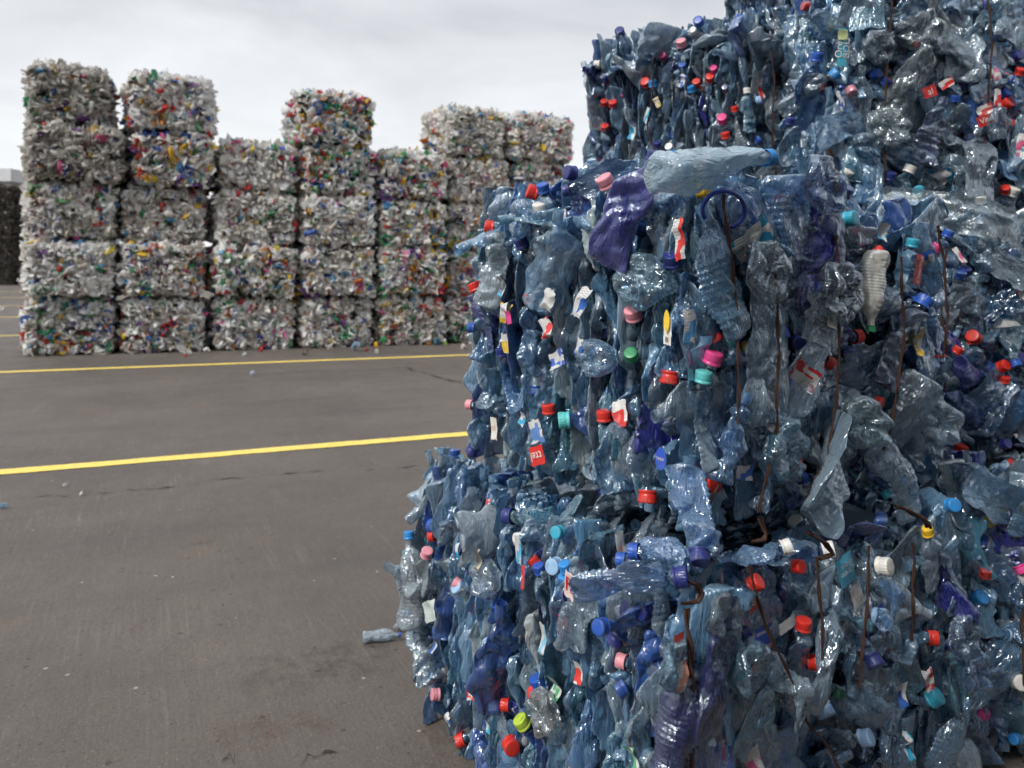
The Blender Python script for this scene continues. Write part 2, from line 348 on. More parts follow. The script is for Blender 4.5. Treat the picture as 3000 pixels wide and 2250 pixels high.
for i, (py, w) in enumerate(((1385, .125), (1091, .125), (984, .125), (930, .125), (897, .125), (872, .125), (854, .125))):
    p = ground(0, py)
    V, Q = ribbon(p, -25 if i > 1 else -6, (9 if i == 0 else 14) if i < 2 else 12, w, .004, i, step=.05 if i < 2 else .25)
    tag(obj('yellow_line', quad_mesh('yellow_line', V, Q, mat=PAINT)), kind='structure')
JOINT = simple_mat('dark_joint', (.03, .027, .025), .9, .4, 50)
for k, (x0, y0, x1, y1, w) in enumerate(((0, 1467, 420, 1434, .010), (420, 1434, 880, 1384, .018), (880, 1384, 1230, 1366, .012), (1180, 1075, 1365, 1128, .03), (2020, 2200, 2150, 2260, .012), (870, 2238, 990, 2212, .010), (640, 2238, 700, 2224, .006))):
    a, b = ground(x0, y0), ground(x1, y1); n = max(8, int(np.linalg.norm(b - a) / .02)); t = np.linspace(0, 1, n)
    d = nrm(b - a); nn = np.array([-d[1], d[0], 0]); q = a + t[:, None] * (b - a)
    wob = vnoise(np.stack([t * 30, t * 0, t * 0 + k], 1), 3) * .02 + vnoise(np.stack([t * 9, t * 0, t * 0 + k], 1), 8) * .03
    wd = w * (.08 + np.clip(vnoise(np.stack([t * 14, t * 0 + 4, t * 0 + k], 1), 5) + .35, 0, 1)) * np.minimum(1, np.minimum(t, 1 - t) * 12)
    V = np.stack([q + (wob - wd / 2)[:, None] * nn, q + (wob + wd / 2)[:, None] * nn], 1).reshape(-1, 3); V[:, 2] = .0042 if k != 3 else .0085
    tag(obj('ground_crack', quad_mesh('ground_crack', V, grid_quads(n, 2, False), mat=JOINT)), kind='structure')

def stain_material(name, colr, amt):
    m, N, Lk = mat_new(name); uv = N('ShaderNodeUVMap', uv_map='uv'); s = N('ShaderNodeSeparateXYZ'); Lk(uv.outputs[0], s.inputs[0]); geo = N('ShaderNodeNewGeometry')
    def bell(o): return math_n(N, Lk, 'SINE', math_n(N, Lk, 'MULTIPLY', o, math.pi), 0)
    n = N('ShaderNodeTexNoise', i_Scale=14.0, i_Detail=7.0, i_Roughness=.7); Lk(geo.outputs['Position'], n.inputs['Vector'])
    r = N('ShaderNodeMapRange'); r.inputs['From Min'].default_value = .45; r.inputs['From Max'].default_value = .7; Lk(n.outputs['Fac'], r.inputs['Value'])
    f = math_n(N, Lk, 'MULTIPLY', math_n(N, Lk, 'MULTIPLY', bell(s.outputs['X']), bell(s.outputs['Y'])), math_n(N, Lk, 'MULTIPLY', r.outputs[0], amt))
    d = N('ShaderNodeBsdfDiffuse'); d.inputs['Color'].default_value = (*colr, 1); t = N('ShaderNodeBsdfTransparent'); mx = N('ShaderNodeMixShader'); Lk(f, mx.inputs[0]); Lk(t.outputs[0], mx.inputs[1]); Lk(d.outputs[0], mx.inputs[2])
    o = N('ShaderNodeOutputMaterial'); Lk(mx.outputs[0], o.inputs['Surface']); return m
RUST = stain_material('rust_stain', (.17, .085, .045), .32); OIL = stain_material('oil_stain', (.05, .044, .04), .45)
for k, (x0, y0, x1, y1, w, m_) in enumerate(((520, 1600, 660, 1578, .05, RUST), (560, 2180, 1000, 2100, .10, RUST), (880, 2140, 960, 2110, .05, RUST), (380, 1840, 440, 1830, .05, RUST), (1290, 2090, 1420, 2230, .12, RUST), (640, 2010, 1200, 1900, .16, OIL))):
    a, b = ground(x0, y0), ground(x1, y1); d = nrm(b - a); nn = np.array([-d[1], d[0], 0]) * w; V = np.array([a - nn, b - nn, b + nn, a + nn]); V[:, 2] = .0016 + .0002 * k
    tag(obj('ground_stain', quad_mesh('ground_stain', V, [(0, 1, 2, 3)], mat=m_, uv=[(0, 0), (1, 0), (1, 1), (0, 1)], smooth=False)), kind='structure')

# ------------------------------------------------------------------ crushed bottle shapes
def bottle_shape(seed, M, N):
    r = np.random.RandomState(seed)
    size = r.choice(3, p=[.4, .35, .25]) if seed < 100 else 2; L, Rr = ((.18, .029), (.24, .036), (.30, .044))[size]
    L *= r.uniform(.9, 1.1); rn = .0125
    s = np.linspace(0, 1, N); rad = Rr * (.55 + .45 * np.sqrt(np.clip(s / .06, 0, 1)))
    ribbed = r.rand() < .55; pit = r.uniform(.010, .018)
    if ribbed: rad = rad * (1 + .045 * np.sin(2 * math.pi * s * L / pit) * sm(.08, .14, s) * (1 - sm(.58, .64, s)))
    sh0 = r.uniform(.6, .7); t = sm(sh0, .89, s); rad = rad * (1 - t) + rn * t
    rad[0] = .04 * Rr
    th = np.linspace(0, 2 * math.pi, M, endpoint=False)
    S, T = np.meshgrid(s, th, indexing='ij'); Rm = np.repeat(rad[:, None], M, 1)
    X, Y, Z = Rm * np.cos(T), Rm * np.sin(T), S * L
    Z[0] += .012
    calm = seed >= 100
    if calm: kb = r.uniform(.62, .8)
    else: kb = r.uniform(.14, .42)
    nk = sm(.80, .9, s)
    kk = kb * (1 + .7 * vnoise(np.stack([s * 5, s * 0, s * 0], 1), seed)); k = (kk * (1 - nk) + nk)[:, None]
    Xs = 1 + .36 * (1 - k); side = np.cos(T)
    edge = vnoise(np.stack([S.ravel() * 7, np.sign(side).ravel() * 2.2, np.zeros(S.size)], 1), seed + 1).reshape(S.shape)
    X = X * Xs * (1 + .22 * edge * (1 - nk)[:, None]); Y = Y * k
    X += (.02 * vnoise(np.stack([s * 3, s * 0 + 9, s * 0], 1), seed + 2) * (1 - nk))[:, None]
    c = r.uniform(-1, 1); Y += (c * (X / Rr) ** 2 * Rr * .45) * (1 - nk)[:, None]
    P = np.stack([X, Y, Z], -1).reshape(-1, 3); w = np.repeat((1 - nk)[:, None], M, 1).ravel()
    dirn = np.stack([np.cos(T).ravel() * .25, np.sin(T).ravel(), np.zeros(S.size)], 1)
    for _ in range(r.randint(7, 13) if not calm else 3):                       # sharp pushed-in dents
        i = r.randint(len(P)); rd = r.uniform(.018, .05); d = np.linalg.norm((P - P[i]) * (1, 1, .7), axis=1)
        P -= dirn * (np.clip(1 - d / rd, 0, 1) * r.uniform(.25, .7) * rd * w)[:, None]
    tri = lambda v: np.abs((v % 2) - 1) * 2 - 1               # folded like paper: flat facets that meet in sharp creases
    warp = np.stack([vnoise(P * 14 + seed, seed + 20 + q) for q in range(3)], 1) * .02; Pw = P + warp; rid = 0; rid2 = 0
    for q in range(4):
        d = nrm(r.normal(size=3) * (1, 1, .42)); rid = rid + tri(Pw @ d * r.uniform(30, 60) + r.uniform(0, 2)) * .5
        d = nrm(r.normal(size=3) * (1, 1, .6)); rid2 = rid2 + tri(Pw @ d * r.uniform(75, 120) + r.uniform(0, 2)) * .5
    P += dirn * ((rid * .0052 + rid2 * .0019) * w)[:, None]
    P[:, 0] += vnoise(P * 28, seed + 5) * .004 * w
    for _ in range(r.randint(1, 3) if not calm else 0):                        # fold across the bottle
        z0 = r.uniform(.2, .75) * L; a = r.uniform(-.5, .5); sk = r.uniform(-.6, .6)
        dz = P[:, 2] - z0 - sk * P[:, 0]; f = np.clip(dz, 0, None); rr = .02
        f = np.where(dz > -rr, np.clip((dz + rr) ** 2 / (4 * rr), 0, None), 0) if True else f
        f = np.where(dz > rr, dz, f); f = np.where(dz < -rr, 0, f)
        P[:, 1] += f * math.sin(a); P[:, 2] -= f * (1 - math.cos(a))
    tw = r.uniform(-.5, .5); an = tw * (P[:, 2] / L - .5); ca, sa = np.cos(an), np.sin(an)
    P[:, 0], P[:, 1] = P[:, 0] * ca - P[:, 1] * sa, P[:, 0] * sa + P[:, 1] * ca
    ctr = (P.min(0) + P.max(0)) / 2; P -= ctr
    ring = P.reshape(N, M, 3); tip = ring[-1].mean(0); ax = nrm(tip - ring[-4 if N > 30 else -2].mean(0))
    xa = nrm(np.cross((0.2, 1, .1), ax)); ya = np.cross(ax, xa)
    return P, grid_quads(N, M, True), basis(xa, ya, ax, tip)
def puck_shape(seed, M, N):
    """a bottle crushed end to end: a crumpled disc with the moulded foot in its middle"""
    r = np.random.RandomState(seed + 900); Rr = r.uniform(.042, .062); H = r.uniform(.02, .04)
    prof = [(.03, .35), (.22, .30), (.4, .75), (.7, 1.0), (.92, .85), (1.0, .45), (.97, 0), (1.04, -.3), (.95, -.6), (.7, -1.0), (.3, -1.1)]
    tt = np.linspace(0, len(prof) - 1, N); rr = np.interp(tt, range(len(prof)), [p[0] for p in prof]) * Rr; zz = np.interp(tt, range(len(prof)), [p[1] for p in prof]) * H / 2
    th = np.linspace(0, 2 * math.pi, M, endpoint=False)
    X = rr[:, None] * np.cos(th); Y = rr[:, None] * np.sin(th); Z = np.repeat(zz[:, None], M, 1) + .16 * H * np.cos(5 * th)[None] * (rr / Rr)[:, None] * (zz > 0)[:, None]
    sq = r.uniform(.7, 1.0); P = np.stack([X * (1.12 - .12 * sq), Y * sq, Z], -1).reshape(-1, 3)
    P[:, 2] += (1 - 2 * np.abs(vnoise(P * 38 + seed, seed))) * .005 + np.abs(((np.arctan2(P[:, 1], P[:, 0]) * r.randint(5, 9) / math.pi) % 2) - 1) * .006 + (1 - 2 * np.abs(vnoise(P * 80 + seed, seed + 1))) * .002
    lobes = 1 + .14 * vnoise(np.stack([np.cos(np.tile(th, N)) * 2, np.sin(np.tile(th, N)) * 2, np.zeros(len(P))], 1), seed + 2)
    P[:, :2] *= lobes[:, None]; P[:, 2] += (P[:, 0] * r.uniform(-.3, .3) + P[:, 0] ** 2 * r.uniform(-4, 4))
    return P, grid_quads(N, M, True)
NV, NP_ = 22, 7
SEEDS = [i + 1 for i in range(NV)] + [101, 102, 103]
BOT, LOWB, NECK, LABEL = [], [], [], []
for i, sd_ in enumerate(SEEDS):
    P, Q, nf = bottle_shape(sd_, 44, 76); BOT.append(quad_mesh('crushed_bottle', P, Q, mat=PET_O)); NECK.append(nf)
    LOWB.append(bottle_shape(sd_, 22, 34))
    no = np.zeros(len(P) * 3, np.float32); BOT[-1].vertices.foreach_get('normal', no); no = no.reshape(-1, 3)
    st0 = 18 + i % 7; n0 = 12 + i % 8; j0 = 3 if i % 2 else 23; w0 = 12 + i % 4
    idx = np.array([[(st0 + a) * 44 + (j0 + b) % 44 for b in range(w0)] for a in range(n0)])
    V = P[idx.ravel()] + no[idx.ravel()] * .0012
    uv = np.array([[b / (w0 - 1), a / (n0 - 1)] for a in range(n0) for b in range(w0)])
    LABEL.append(quad_mesh('label', V, grid_quads(n0, w0, False), mat=LABM, uv=uv))
SLIM = sorted(range(NV), key=lambda q: np.ptp(LOWB[q][0][:, 0]) * np.ptp(LOWB[q][0][:, 2]))[:12]
PUCK = [quad_mesh('bottle_base', *puck_shape(i, 48, 34), mat=PET_O) for i in range(NP_)]
LOWP = [puck_shape(i, 18, 14) for i in range(NP_)]

def cap_shape(h=.017, rad=.0165, n=40, ridges=True):
    prof = [(0.0, 0.0), (.78, .0), (.96, .0015), (1.0, .004), (1.0, h - .003), (.95, h - .0006), (.86, h), (.4, h), (.0, h)]
    prof = [(1.02, -.006), (1.05, -.0055), (1.05, -.0025), (.97, -.0015)] + prof[2:]
    V = []
    for k, (q, z) in enumerate(prof):
        for j in range(n):
            a = 2 * math.pi * j / n; rr = q * rad * (1 + (.035 if ridges and 6 <= k <= 7 and j % 2 else 0)); V.append((rr * math.cos(a), rr * math.sin(a), z))
    V = np.array(V); V[:, 2] -= .011
    return V, grid_quads(len(prof), n, True)
CV, CQ = cap_shape(); CAP = quad_mesh('cap', CV, CQ, mat=CAPM, smooth=False)
for p_ in CAP.polygons: p_.use_smooth = p_.index < 40 * 4 or p_.index >= 40 * 7
CVL, CQL = cap_shape(n=12, ridges=False)
def ring_shape():
    prof = [(1.0, -.004), (1.1, -.004), (1.1, .001), (1.0, .001), (1.0, -.004)]; n = 28
    V = np.array([(q * .0150 * math.cos(2 * math.pi * j / n), q * .0150 * math.sin(2 * math.pi * j / n), z - .012) for q, z in prof for j in range(n)])
    return V, grid_quads(len(prof), n, True)
RING = quad_mesh('neck_ring', *ring_shape(), mat=CAPM, smooth=False)

TINT = [((.36, .50, .62), .26), ((.19, .44, .69), .33), ((.11, .32, .62), .18), ((.10, .36, .52), .11), ((.04, .14, .52), .05), ((.008, .012, .26), .03), ((.66, .79, .90), .06)]
CAPC = {'blue': (.02, .09, .42), 'navy': (.018, .03, .17), 'red': (.62, .03, .02), 'pink': (.75, .30, .36), 'hot': (.70, .06, .25), 'white': (.72, .71, .67), 'sky': (.30, .48, .72),
        'cyan': (.04, .36, .52), 'teal': (.12, .55, .55), 'green': (.02, .26, .10), 'yellow': (.80, .50, .03), 'azure': (.03, .25, .62), 'lime': (.45, .60, .06)}
CAPW = [('blue', .24), ('navy', .22), ('red', .20), ('pink', .06), ('hot', .03), ('white', .07), ('sky', .07), ('cyan', .03), ('teal', .02), ('green', .01), ('yellow', .01), ('azure', .04)]
LABC = [(.55, .03, .03), (.03, .12, .45), (.02, .30, .50), (.60, .12, .25), (.55, .55, .55), (.65, .45, .05), (.08, .35, .15)]
def pick(rs, table):
    w = np.array([x[1] for x in table]); return table[rs.choice(len(table), p=w / w.sum())][0]
def tint(rs):
    c = np.array(pick(rs, TINT)) * rs.uniform(.72, 1.12); return tuple(np.clip(c, 0, .9))

# ------------------------------------------------------------------ a bale of bottles
class Bale:
    def __init__(s, name, label, group, c0, va, vb, z0, z1, seed, zs=(0, 0)):
        s.c0 = np.array([c0[0], c0[1], 0.]); s.va = np.array([va[0], va[1], 0.]); s.vb = np.array([vb[0], vb[1], 0.])
        s.la, s.lb = np.linalg.norm(s.va), np.linalg.norm(s.vb); s.a, s.b = s.va / s.la, s.vb / s.lb
        s.z0, s.z1 = z0, z1; s.rs = np.random.RandomState(seed); s.seed = seed
        s.nL = nrm(np.cross(s.a, (0, 0, 1.))); s.nL = s.nL if s.nL @ s.b < 0 else -s.nL
        s.nR = nrm(np.cross(s.b, (0, 0, 1.))); s.nR = s.nR if s.nR @ s.a < 0 else -s.nR
        mid = s.c0 + .5 * s.va + .5 * s.vb
        s.base = np.array([mid[0], mid[1], z0]); s.root = empty(name, s.base); tag(s.root, label, 'bale', group)
        s.mass = Mass(); s.n = 0; s.taken = []; s.dusty = .22 if name and z0 == 1.42 else 0.
    def L(s, M): M = np.array(M); M[:3, 3] -= s.base; return M
    def hit(s, face, px, py, off=0.):
        d = ray(px, py); n, p0 = (s.nL, s.c0) if face == 'L' else (s.nR, s.c0)
        if face == 'T': n, p0 = np.array([0, 0, 1.]), np.array([0, 0, s.z1])
        t = ((p0 + n * off - CAMP) @ n) / (d @ n); P = CAMP + d * t
        ax, ln = (s.a, s.la) if face == 'L' else (s.b, s.lb); k = (P - s.c0) @ ax
        return P - ax * (max(0, k - ln - .03) + min(0, k + .03)) if face in 'LR' and s is A1 else P      # stay on the bale
    def bulge(s, face, t, z):
        h = (z - s.z0) / (s.z1 - s.z0)
        r = .022 * vnoise(np.array([[t * 3.1, z * 3.1, s.seed * 1.7 + (5 if face == 'L' else 9)]]), s.seed)[0]
        return r - .03 * max(0, 1 - min(h, 1 - h) / .07) ** 2
    def frame(s, face, deep, end_on=False):
        """a place and a pose for one bottle at a face of the bale"""
        rs = s.rs; H = s.z1 - s.z0
        if face in 'LR' or face in 'lr':
            t = rs.uniform(.0, 1.0); z = s.z0 + H * rs.uniform(.07, .93)
            if face == 'L': p = s.c0 + s.va * t; n = s.nL; tl = s.la
            elif face == 'R': p = s.c0 + s.vb * t; n = s.nR; tl = s.lb
            elif face == 'l': p = s.c0 + s.vb + s.va * t; n = -s.nL; tl = s.la
            else: p = s.c0 + s.va + s.vb * t; n = -s.nR; tl = s.lb
            ph = rs.normal(0, .19) if face in 'Ll' else rs.normal(0, .75)
            if rs.rand() < .5: ph += math.pi
            up = np.array([0, 0, 1.]); ln = math.cos(ph) * up + math.sin(ph) * s.b
            th = rot(ln, rs.normal(0, .30 if face in 'Ll' else .35)) @ s.a; th = nrm(th - ln * (th @ ln)); wd = np.cross(th, ln)
            off = s.bulge(face, t * tl, z) - deep - (rs.uniform(.025, .06) if face in 'Ll' else rs.uniform(.005, .03))
            p = p + n * off; p[2] = z
            p = p - (s.a if face in 'Ll' else s.b) * (0)
            q = rot(nrm(rs.normal(size=3)), rs.normal(0, .16)); ln, wd, th = q @ ln, q @ wd, q @ th
            if end_on:
                ln = nrm(n + rs.normal(0, .35, 3) + np.array([0, 0, rs.uniform(-.2, .5)])); wd = nrm(np.cross(s.a, ln)); th = np.cross(ln, wd)
        else:
            u, v = rs.uniform(.03, .97), rs.uniform(.03, .97); p = s.c0 + s.va * u + s.vb * v; n = np.array([0, 0, 1.])
            ph = rs.normal(0, .5); ln = nrm(math.cos(ph) * s.b + math.sin(ph) * n * .4 + rs.normal(0, .15, 3))
            if rs.rand() < .5: ln = -ln
            th = rot(ln, rs.normal(0, .8)) @ (s.a * .5 + n); th = nrm(th - ln * (th @ ln)); wd = np.cross(th, ln)
            p = p + n * 0; p[2] = s.z1 - rs.uniform(.02, .05) - deep - .04 * max(0, 1 - min(u, 1 - u, v, 1 - v) / .12)
        return p, wd, th, ln, n
    def milk(s, c, k=1.):
        """tint and cloudiness of one bottle: some are scuffed and dusty; k is lower on the end painted as shaded"""
        if c[0] < .04: return (*c, .6)
        d = s.dusty; c = tuple(x * (1 - d) + y * d for x, y in zip(c, (.62, .66, .68))); return (*c, s.rs.uniform(0, .3) * k + d * .35)
    def bottle(s, M, i, col, cap=None, lab=None, ring=None, k=1.):
        o = obj('crushed_bottle', BOT[i], s.root, s.L(M), s.milk(col, k))
        if cap: obj('cap', CAP, o, NECK[i], (*CAPC[cap], 1)); 
        elif ring: obj('neck_ring', RING, o, NECK[i], (*CAPC[ring], 1))
        if lab is not None: obj('label', LABEL[i], o, None, (*lab, 1))
        s.n += 1; return o
    def clampM(s, M, V):
        """keep the piece between the bale's bottom and top"""
        z = (V @ M[:3, :3].T)[:, 2] + M[2, 3]; lo, hi = s.z0 + .004, s.z1 + .035
        if z.min() < lo: M[2, 3] += lo - z.min()
        elif z.max() > hi: M[2, 3] -= z.max() - hi
        return M
    def packed(s, face, pitch, own=0., pcap=.2, plab=.3, deep=0.):
        """flattened bottles standing edge-on side by side, as the press left them"""
        rs = s.rs; n = s.nL if face == 'L' else -s.nL; o0 = s.c0 if face == 'L' else s.c0 + s.vb; t = pitch * .5
        while t < s.la - pitch * .3:
            z = s.z0 - rs.uniform(0, .12)
            while z < s.z1 - .03:
                i = rs.randint(NV); V = LOWB[i][0]; ext = V.max(0) - V.min(0); sc = rs.uniform(.7, 1.0); f = float(np.clip(pitch * rs.uniform(1.05, 1.45) / (ext[1] * sc), .32, 1.2)); zc = z + ext[2] * sc / 2
                ph = rs.normal(0, .10) + (math.pi if rs.rand() < .5 else 0); up = np.array([0, 0, 1.]); ln = math.cos(ph) * up + math.sin(ph) * s.b
                th = rot(ln, rs.normal(0, .2)) @ s.a; th = nrm(th - ln * (th @ ln)); q = rot(s.b, rs.normal(0, .09)); ln, th = q @ ln, q @ th; wd = np.cross(th, ln)
                p = o0 + s.a * (t + rs.normal(0, .006)) + n * (s.bulge(face, t, min(max(zc, s.z0), s.z1)) - ext[0] * sc / 2 - deep + rs.uniform(-.022, .014)); p[2] = zc
                M = s.clampM(basis(wd * sc, th * sc * f, ln * sc, p), V); c = tint(rs)
                if rs.rand() > own:
                    s.mass.add(V, LOWB[i][1], M, s.milk(tuple(min(.85, q * 1.15) for q in c), .8))  # lighter tint: the brighter lit side is painted into the colour
                    if rs.rand() < pcap and f > .6: s.mass.add(CVL, CQL, M @ NECK[i], (*CAPC[pick(rs, CAPW)], 1.))
                else: s.bottle(M, i, tuple(min(.85, q * 1.18) for q in c), pick(rs, CAPW) if rs.rand() < pcap and f > .6 else None, LABC[rs.randint(len(LABC))] if rs.rand() < plab else None, pick(rs, CAPW) if rs.rand() < .2 and f > .6 else None, 1.)  # same lit-side lightening put into the single bottles' tint
                z += ext[2] * sc * rs.uniform(.72, .98)
            t += pitch * rs.uniform(.8, 1.2)
    def tiled(s, n, mass=False, deep=0., pcap=.3, plab=.3, ppuck=.14, keep=.075):
        """bottles lying flat against the end of the bale, spread so that they hardly overlap"""
        rs = s.rs; top = .70 if s is C3 else .92; pts = list(s.taken) if not mass else []; H = s.z1 - s.z0
        for _ in range(n):
            best, bd = None, -1
            for _k in range(14):
                t, z = rs.uniform(.04, .98), s.z0 + H * rs.uniform(.08, top); q = s.c0 + s.vb * t; q[2] = z; dd = min([np.linalg.norm(q - w) for w in pts[-400:]] or [9.])
                if dd > bd: best, bd = (q, t, z), dd
            q, t, z = best
            if not mass and bd < keep * .6: continue
            pts.append(q.copy()); i = rs.randint(NV); V = LOWB[i][0]; ext = V.max(0) - V.min(0); sc = rs.uniform(.8, 1.08); n_ = s.nR
            ph = rs.normal(0, .8) + (math.pi if rs.rand() < .5 else 0); ln = math.cos(ph) * np.array([0, 0, 1.]) + math.sin(ph) * s.b; th = rot(ln, rs.normal(0, .18)) @ n_; th = nrm(th - ln * (th @ ln)); rr_ = rot(nrm(np.cross(ln, th)), rs.normal(0, .12)); ln, th = rr_ @ ln, rr_ @ th; wd = np.cross(th, ln)
            c = tint(rs); b = s.bulge('R', t * s.lb, z)
            if not mass and rs.rand() < ppuck:
                k = rs.randint(NP_); zz_ = nrm(n_ + rs.normal(0, .2, 3)); x = nrm(np.cross(zz_, (.3, .2, 1))); obj('bottle_base', PUCK[k], s.root, s.L(s.clampM(basis(x, np.cross(zz_, x), zz_, q + n_ * b, rs.uniform(.85, 1.15)), LOWP[k][0])), (*c, 0)); continue
            M = s.clampM(basis(wd * sc, th * sc * .8, ln * sc, q + n_ * (b - ext[1] * sc * .35 - deep + rs.uniform(-.012, .012))), V)
            if mass:
                s.mass.add(V, LOWB[i][1], M, s.milk(c, .8))
                if rs.rand() < pcap: s.mass.add(CVL, CQL, M @ NECK[i], (*CAPC[pick(rs, CAPW)], 1.))
            else: s.bottle(M, i, c, pick(rs, CAPW) if rs.rand() < pcap else None, LABC[rs.randint(len(LABC))] if rs.rand() < plab else None, pick(rs, CAPW) if rs.rand() < .3 else None, .3)  # low cloudiness: the darkness of the shaded end is put into the film
    def individuals(s, face, n, deep=0., pend=.06, plab=.2, ppuck=.12):
        for _ in range(n):
            rs = s.rs; i = rs.randint(NV); eo = rs.rand() < pend; p, wd, th, ln, nn = s.frame(face, deep, eo)
            if face == 'R' and rs.rand() < ppuck:
                k = rs.randint(NP_); z = nrm(nn + rs.normal(0, .3, 3)); x = nrm(np.cross(z, (.3, .2, 1))); M = basis(x, np.cross(z, x), z, p + nn * .02, rs.uniform(.8, 1.15))
                obj('bottle_base', PUCK[k], s.root, s.L(s.clampM(M, LOWP[k][0])), (*tint(rs), 0)); continue
            if eo:
                nf = NECK[i][:3, 3]; A = basis(wd, th, ln); p = p + nn * .025 - A[:3, :3] @ nf
            M = s.clampM(basis(wd, th, ln, p, rs.uniform(.72, .92)), LOWB[i][0])
            cap = pick(rs, CAPW) if rs.rand() < .26 or eo else None
            s.bottle(M, i, tint(rs), cap, LABC[rs.randint(len(LABC))] if rs.rand() < plab else None, pick(rs, CAPW) if rs.rand() < .25 else None)
    def filler(s, face, n, deep=.035):
        for _ in range(n):
            rs = s.rs; i = rs.randint(NV); p, wd, th, ln, nn = s.frame(face, deep * rs.uniform(.3, 1.5)); V, Q, nf = LOWB[i]
            M = s.clampM(basis(wd, th, ln, p, rs.uniform(.85, 1.1)), V); c = tint(rs); s.mass.add(V, Q, M, s.milk(c, .8))
            if rs.rand() < .2: s.mass.add(CVL, CQL, M @ nf, (*CAPC[pick(rs, CAPW)], 1.))
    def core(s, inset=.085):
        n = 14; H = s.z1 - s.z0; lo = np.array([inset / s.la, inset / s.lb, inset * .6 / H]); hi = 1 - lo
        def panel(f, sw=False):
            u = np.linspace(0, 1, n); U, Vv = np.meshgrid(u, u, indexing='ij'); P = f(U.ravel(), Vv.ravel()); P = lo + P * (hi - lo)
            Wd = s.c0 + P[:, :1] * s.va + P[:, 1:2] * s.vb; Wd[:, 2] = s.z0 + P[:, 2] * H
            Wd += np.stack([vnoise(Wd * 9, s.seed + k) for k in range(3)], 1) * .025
            s.mass.add(Wd, grid_quads(n, n, False), np.eye(4), (.035, .05, .075, 1.))  # dark core colour stands in for the shade deep between bottles
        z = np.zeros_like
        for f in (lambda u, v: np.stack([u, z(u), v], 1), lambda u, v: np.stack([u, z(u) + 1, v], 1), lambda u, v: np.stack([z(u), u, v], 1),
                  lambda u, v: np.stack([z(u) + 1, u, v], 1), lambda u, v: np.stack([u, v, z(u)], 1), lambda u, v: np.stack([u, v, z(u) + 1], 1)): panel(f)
    def finish(s):
        o = obj('compressed_bottles', s.mass.mesh('compressed_bottles', PET_A, s.base), s.root); tag(o, kind='stuff')
    def wire(s, pts, r=.0023, name='binding_wire', twist=True):
        P = [np.asarray(pts[0])]
        for a, b in zip(pts[:-1], pts[1:]):
            k = max(2, int(np.linalg.norm(np.subtract(b, a)) / .012)); P += [np.asarray(a) + (np.asarray(b) - a) * t for t in np.linspace(0, 1, k + 1)[1:]]
        P = np.array(P); P += np.stack([vnoise(P * 22 + s.seed + 3 * k, s.seed + k) for k in range(3)], 1) * .0035
        V, Q = [], []; nv = 0
        for ph in ((0, math.pi) if twist else (0,)):
            PP = P.copy()
            if twist:
                ang = np.arange(len(P)) * .55 + ph; PP = PP + np.stack([np.cos(ang), np.sin(ang), 0 * ang], 1) * r * .8
            v, q = tube(PP, r if not twist else r * .75, 6); V.append(v); Q.append(q + nv); nv += len(v)
        obj(name, quad_mesh('binding_wire', np.concatenate(V) - s.base, np.concatenate(Q), mat=WIRE), s.root)
    def wires(s, face, n, off=.008):
        for k in range(n):
            t = (k + .5 + s.rs.uniform(-.15, .15)) / n; b0 = s.c0 + (s.vb if face == 'R' else s.va) * t; nn = s.nR if face == 'R' else s.nL; dr = s.b if face == 'R' else s.a
            pts = []
            for z in np.linspace(s.z0 + .02, s.z1 - .01, 7):
                p = b0 + nn * (s.bulge(face, t, z) + off) + dr * s.rs.normal(0, .012); p[2] = z; pts.append(p)
            s.wire(pts)
    def hero_cap(s, face, px, py, colr, ang, outw, off=-.003, body=None, sc=1.0):
        """a bottle whose neck comes out of the face where the photo shows its cap"""
        rs = s.rs; n = s.nL if face == 'L' else s.nR; p = s.hit(face, px, py, off)
        rt = nrm(np.cross((0, 0, 1.), n)); a = R(ang)
        s.taken.append(p.copy()); sc *= rs.uniform(.78, 1.18)
        ax = nrm(outw * n + (1 - outw) * (math.cos(a) * rt + math.sin(a) * np.array([0, 0, 1.])))
        i = SLIM[rs.randint(len(SLIM))]; nf = NECK[i]
        y_ = s.a - ax * (s.a @ ax); y_ = nrm(y_) if np.linalg.norm(y_) > .15 else nrm(np.cross(ax, (1, 0, .2))); y_ = rot(ax, rs.normal(0, .25)) @ y_; F = basis(np.cross(y_, ax), y_, ax, p, sc)
        M = F @ np.linalg.inv(nf)
        s.bottle(M, i, body or tint(rs), colr)
    def hero_bottle(s, face, px, py, i, col, ang, off=.0, sc=1.0, cap=None, tilt=0., lab=None, ring=None):
        n = s.nL if face == 'L' else s.nR; p = s.hit(face, px, py, off); rt = nrm(np.cross((0, 0, 1.), n)); a = R(ang)
        s.taken += [p.copy(), p + .07 * (math.cos(a) * rt + math.sin(a) * np.array([0, 0, 1.])), p - .07 * (math.cos(a) * rt + math.sin(a) * np.array([0, 0, 1.]))]
        ln = math.cos(a) * rt + math.sin(a) * np.array([0, 0, 1.]); th = rot(ln, tilt) @ n; wd = np.cross(th, ln)
        return s.bottle(basis(wd, th, ln, p, sc), i, col, cap, lab, ring)
    def hero_puck(s, face, px, py, k, col, off=.01, sc=1.0):
        n = s.nL if face == 'L' else s.nR; p = s.hit(face, px, py, off); z = nrm(n + s.rs.normal(0, .12, 3)); x = nrm(np.cross(z, (.3, .2, 1)))
        obj('bottle_base', PUCK[k], s.root, s.L(basis(x, np.cross(z, x), z, p, sc)), (*col, 0))
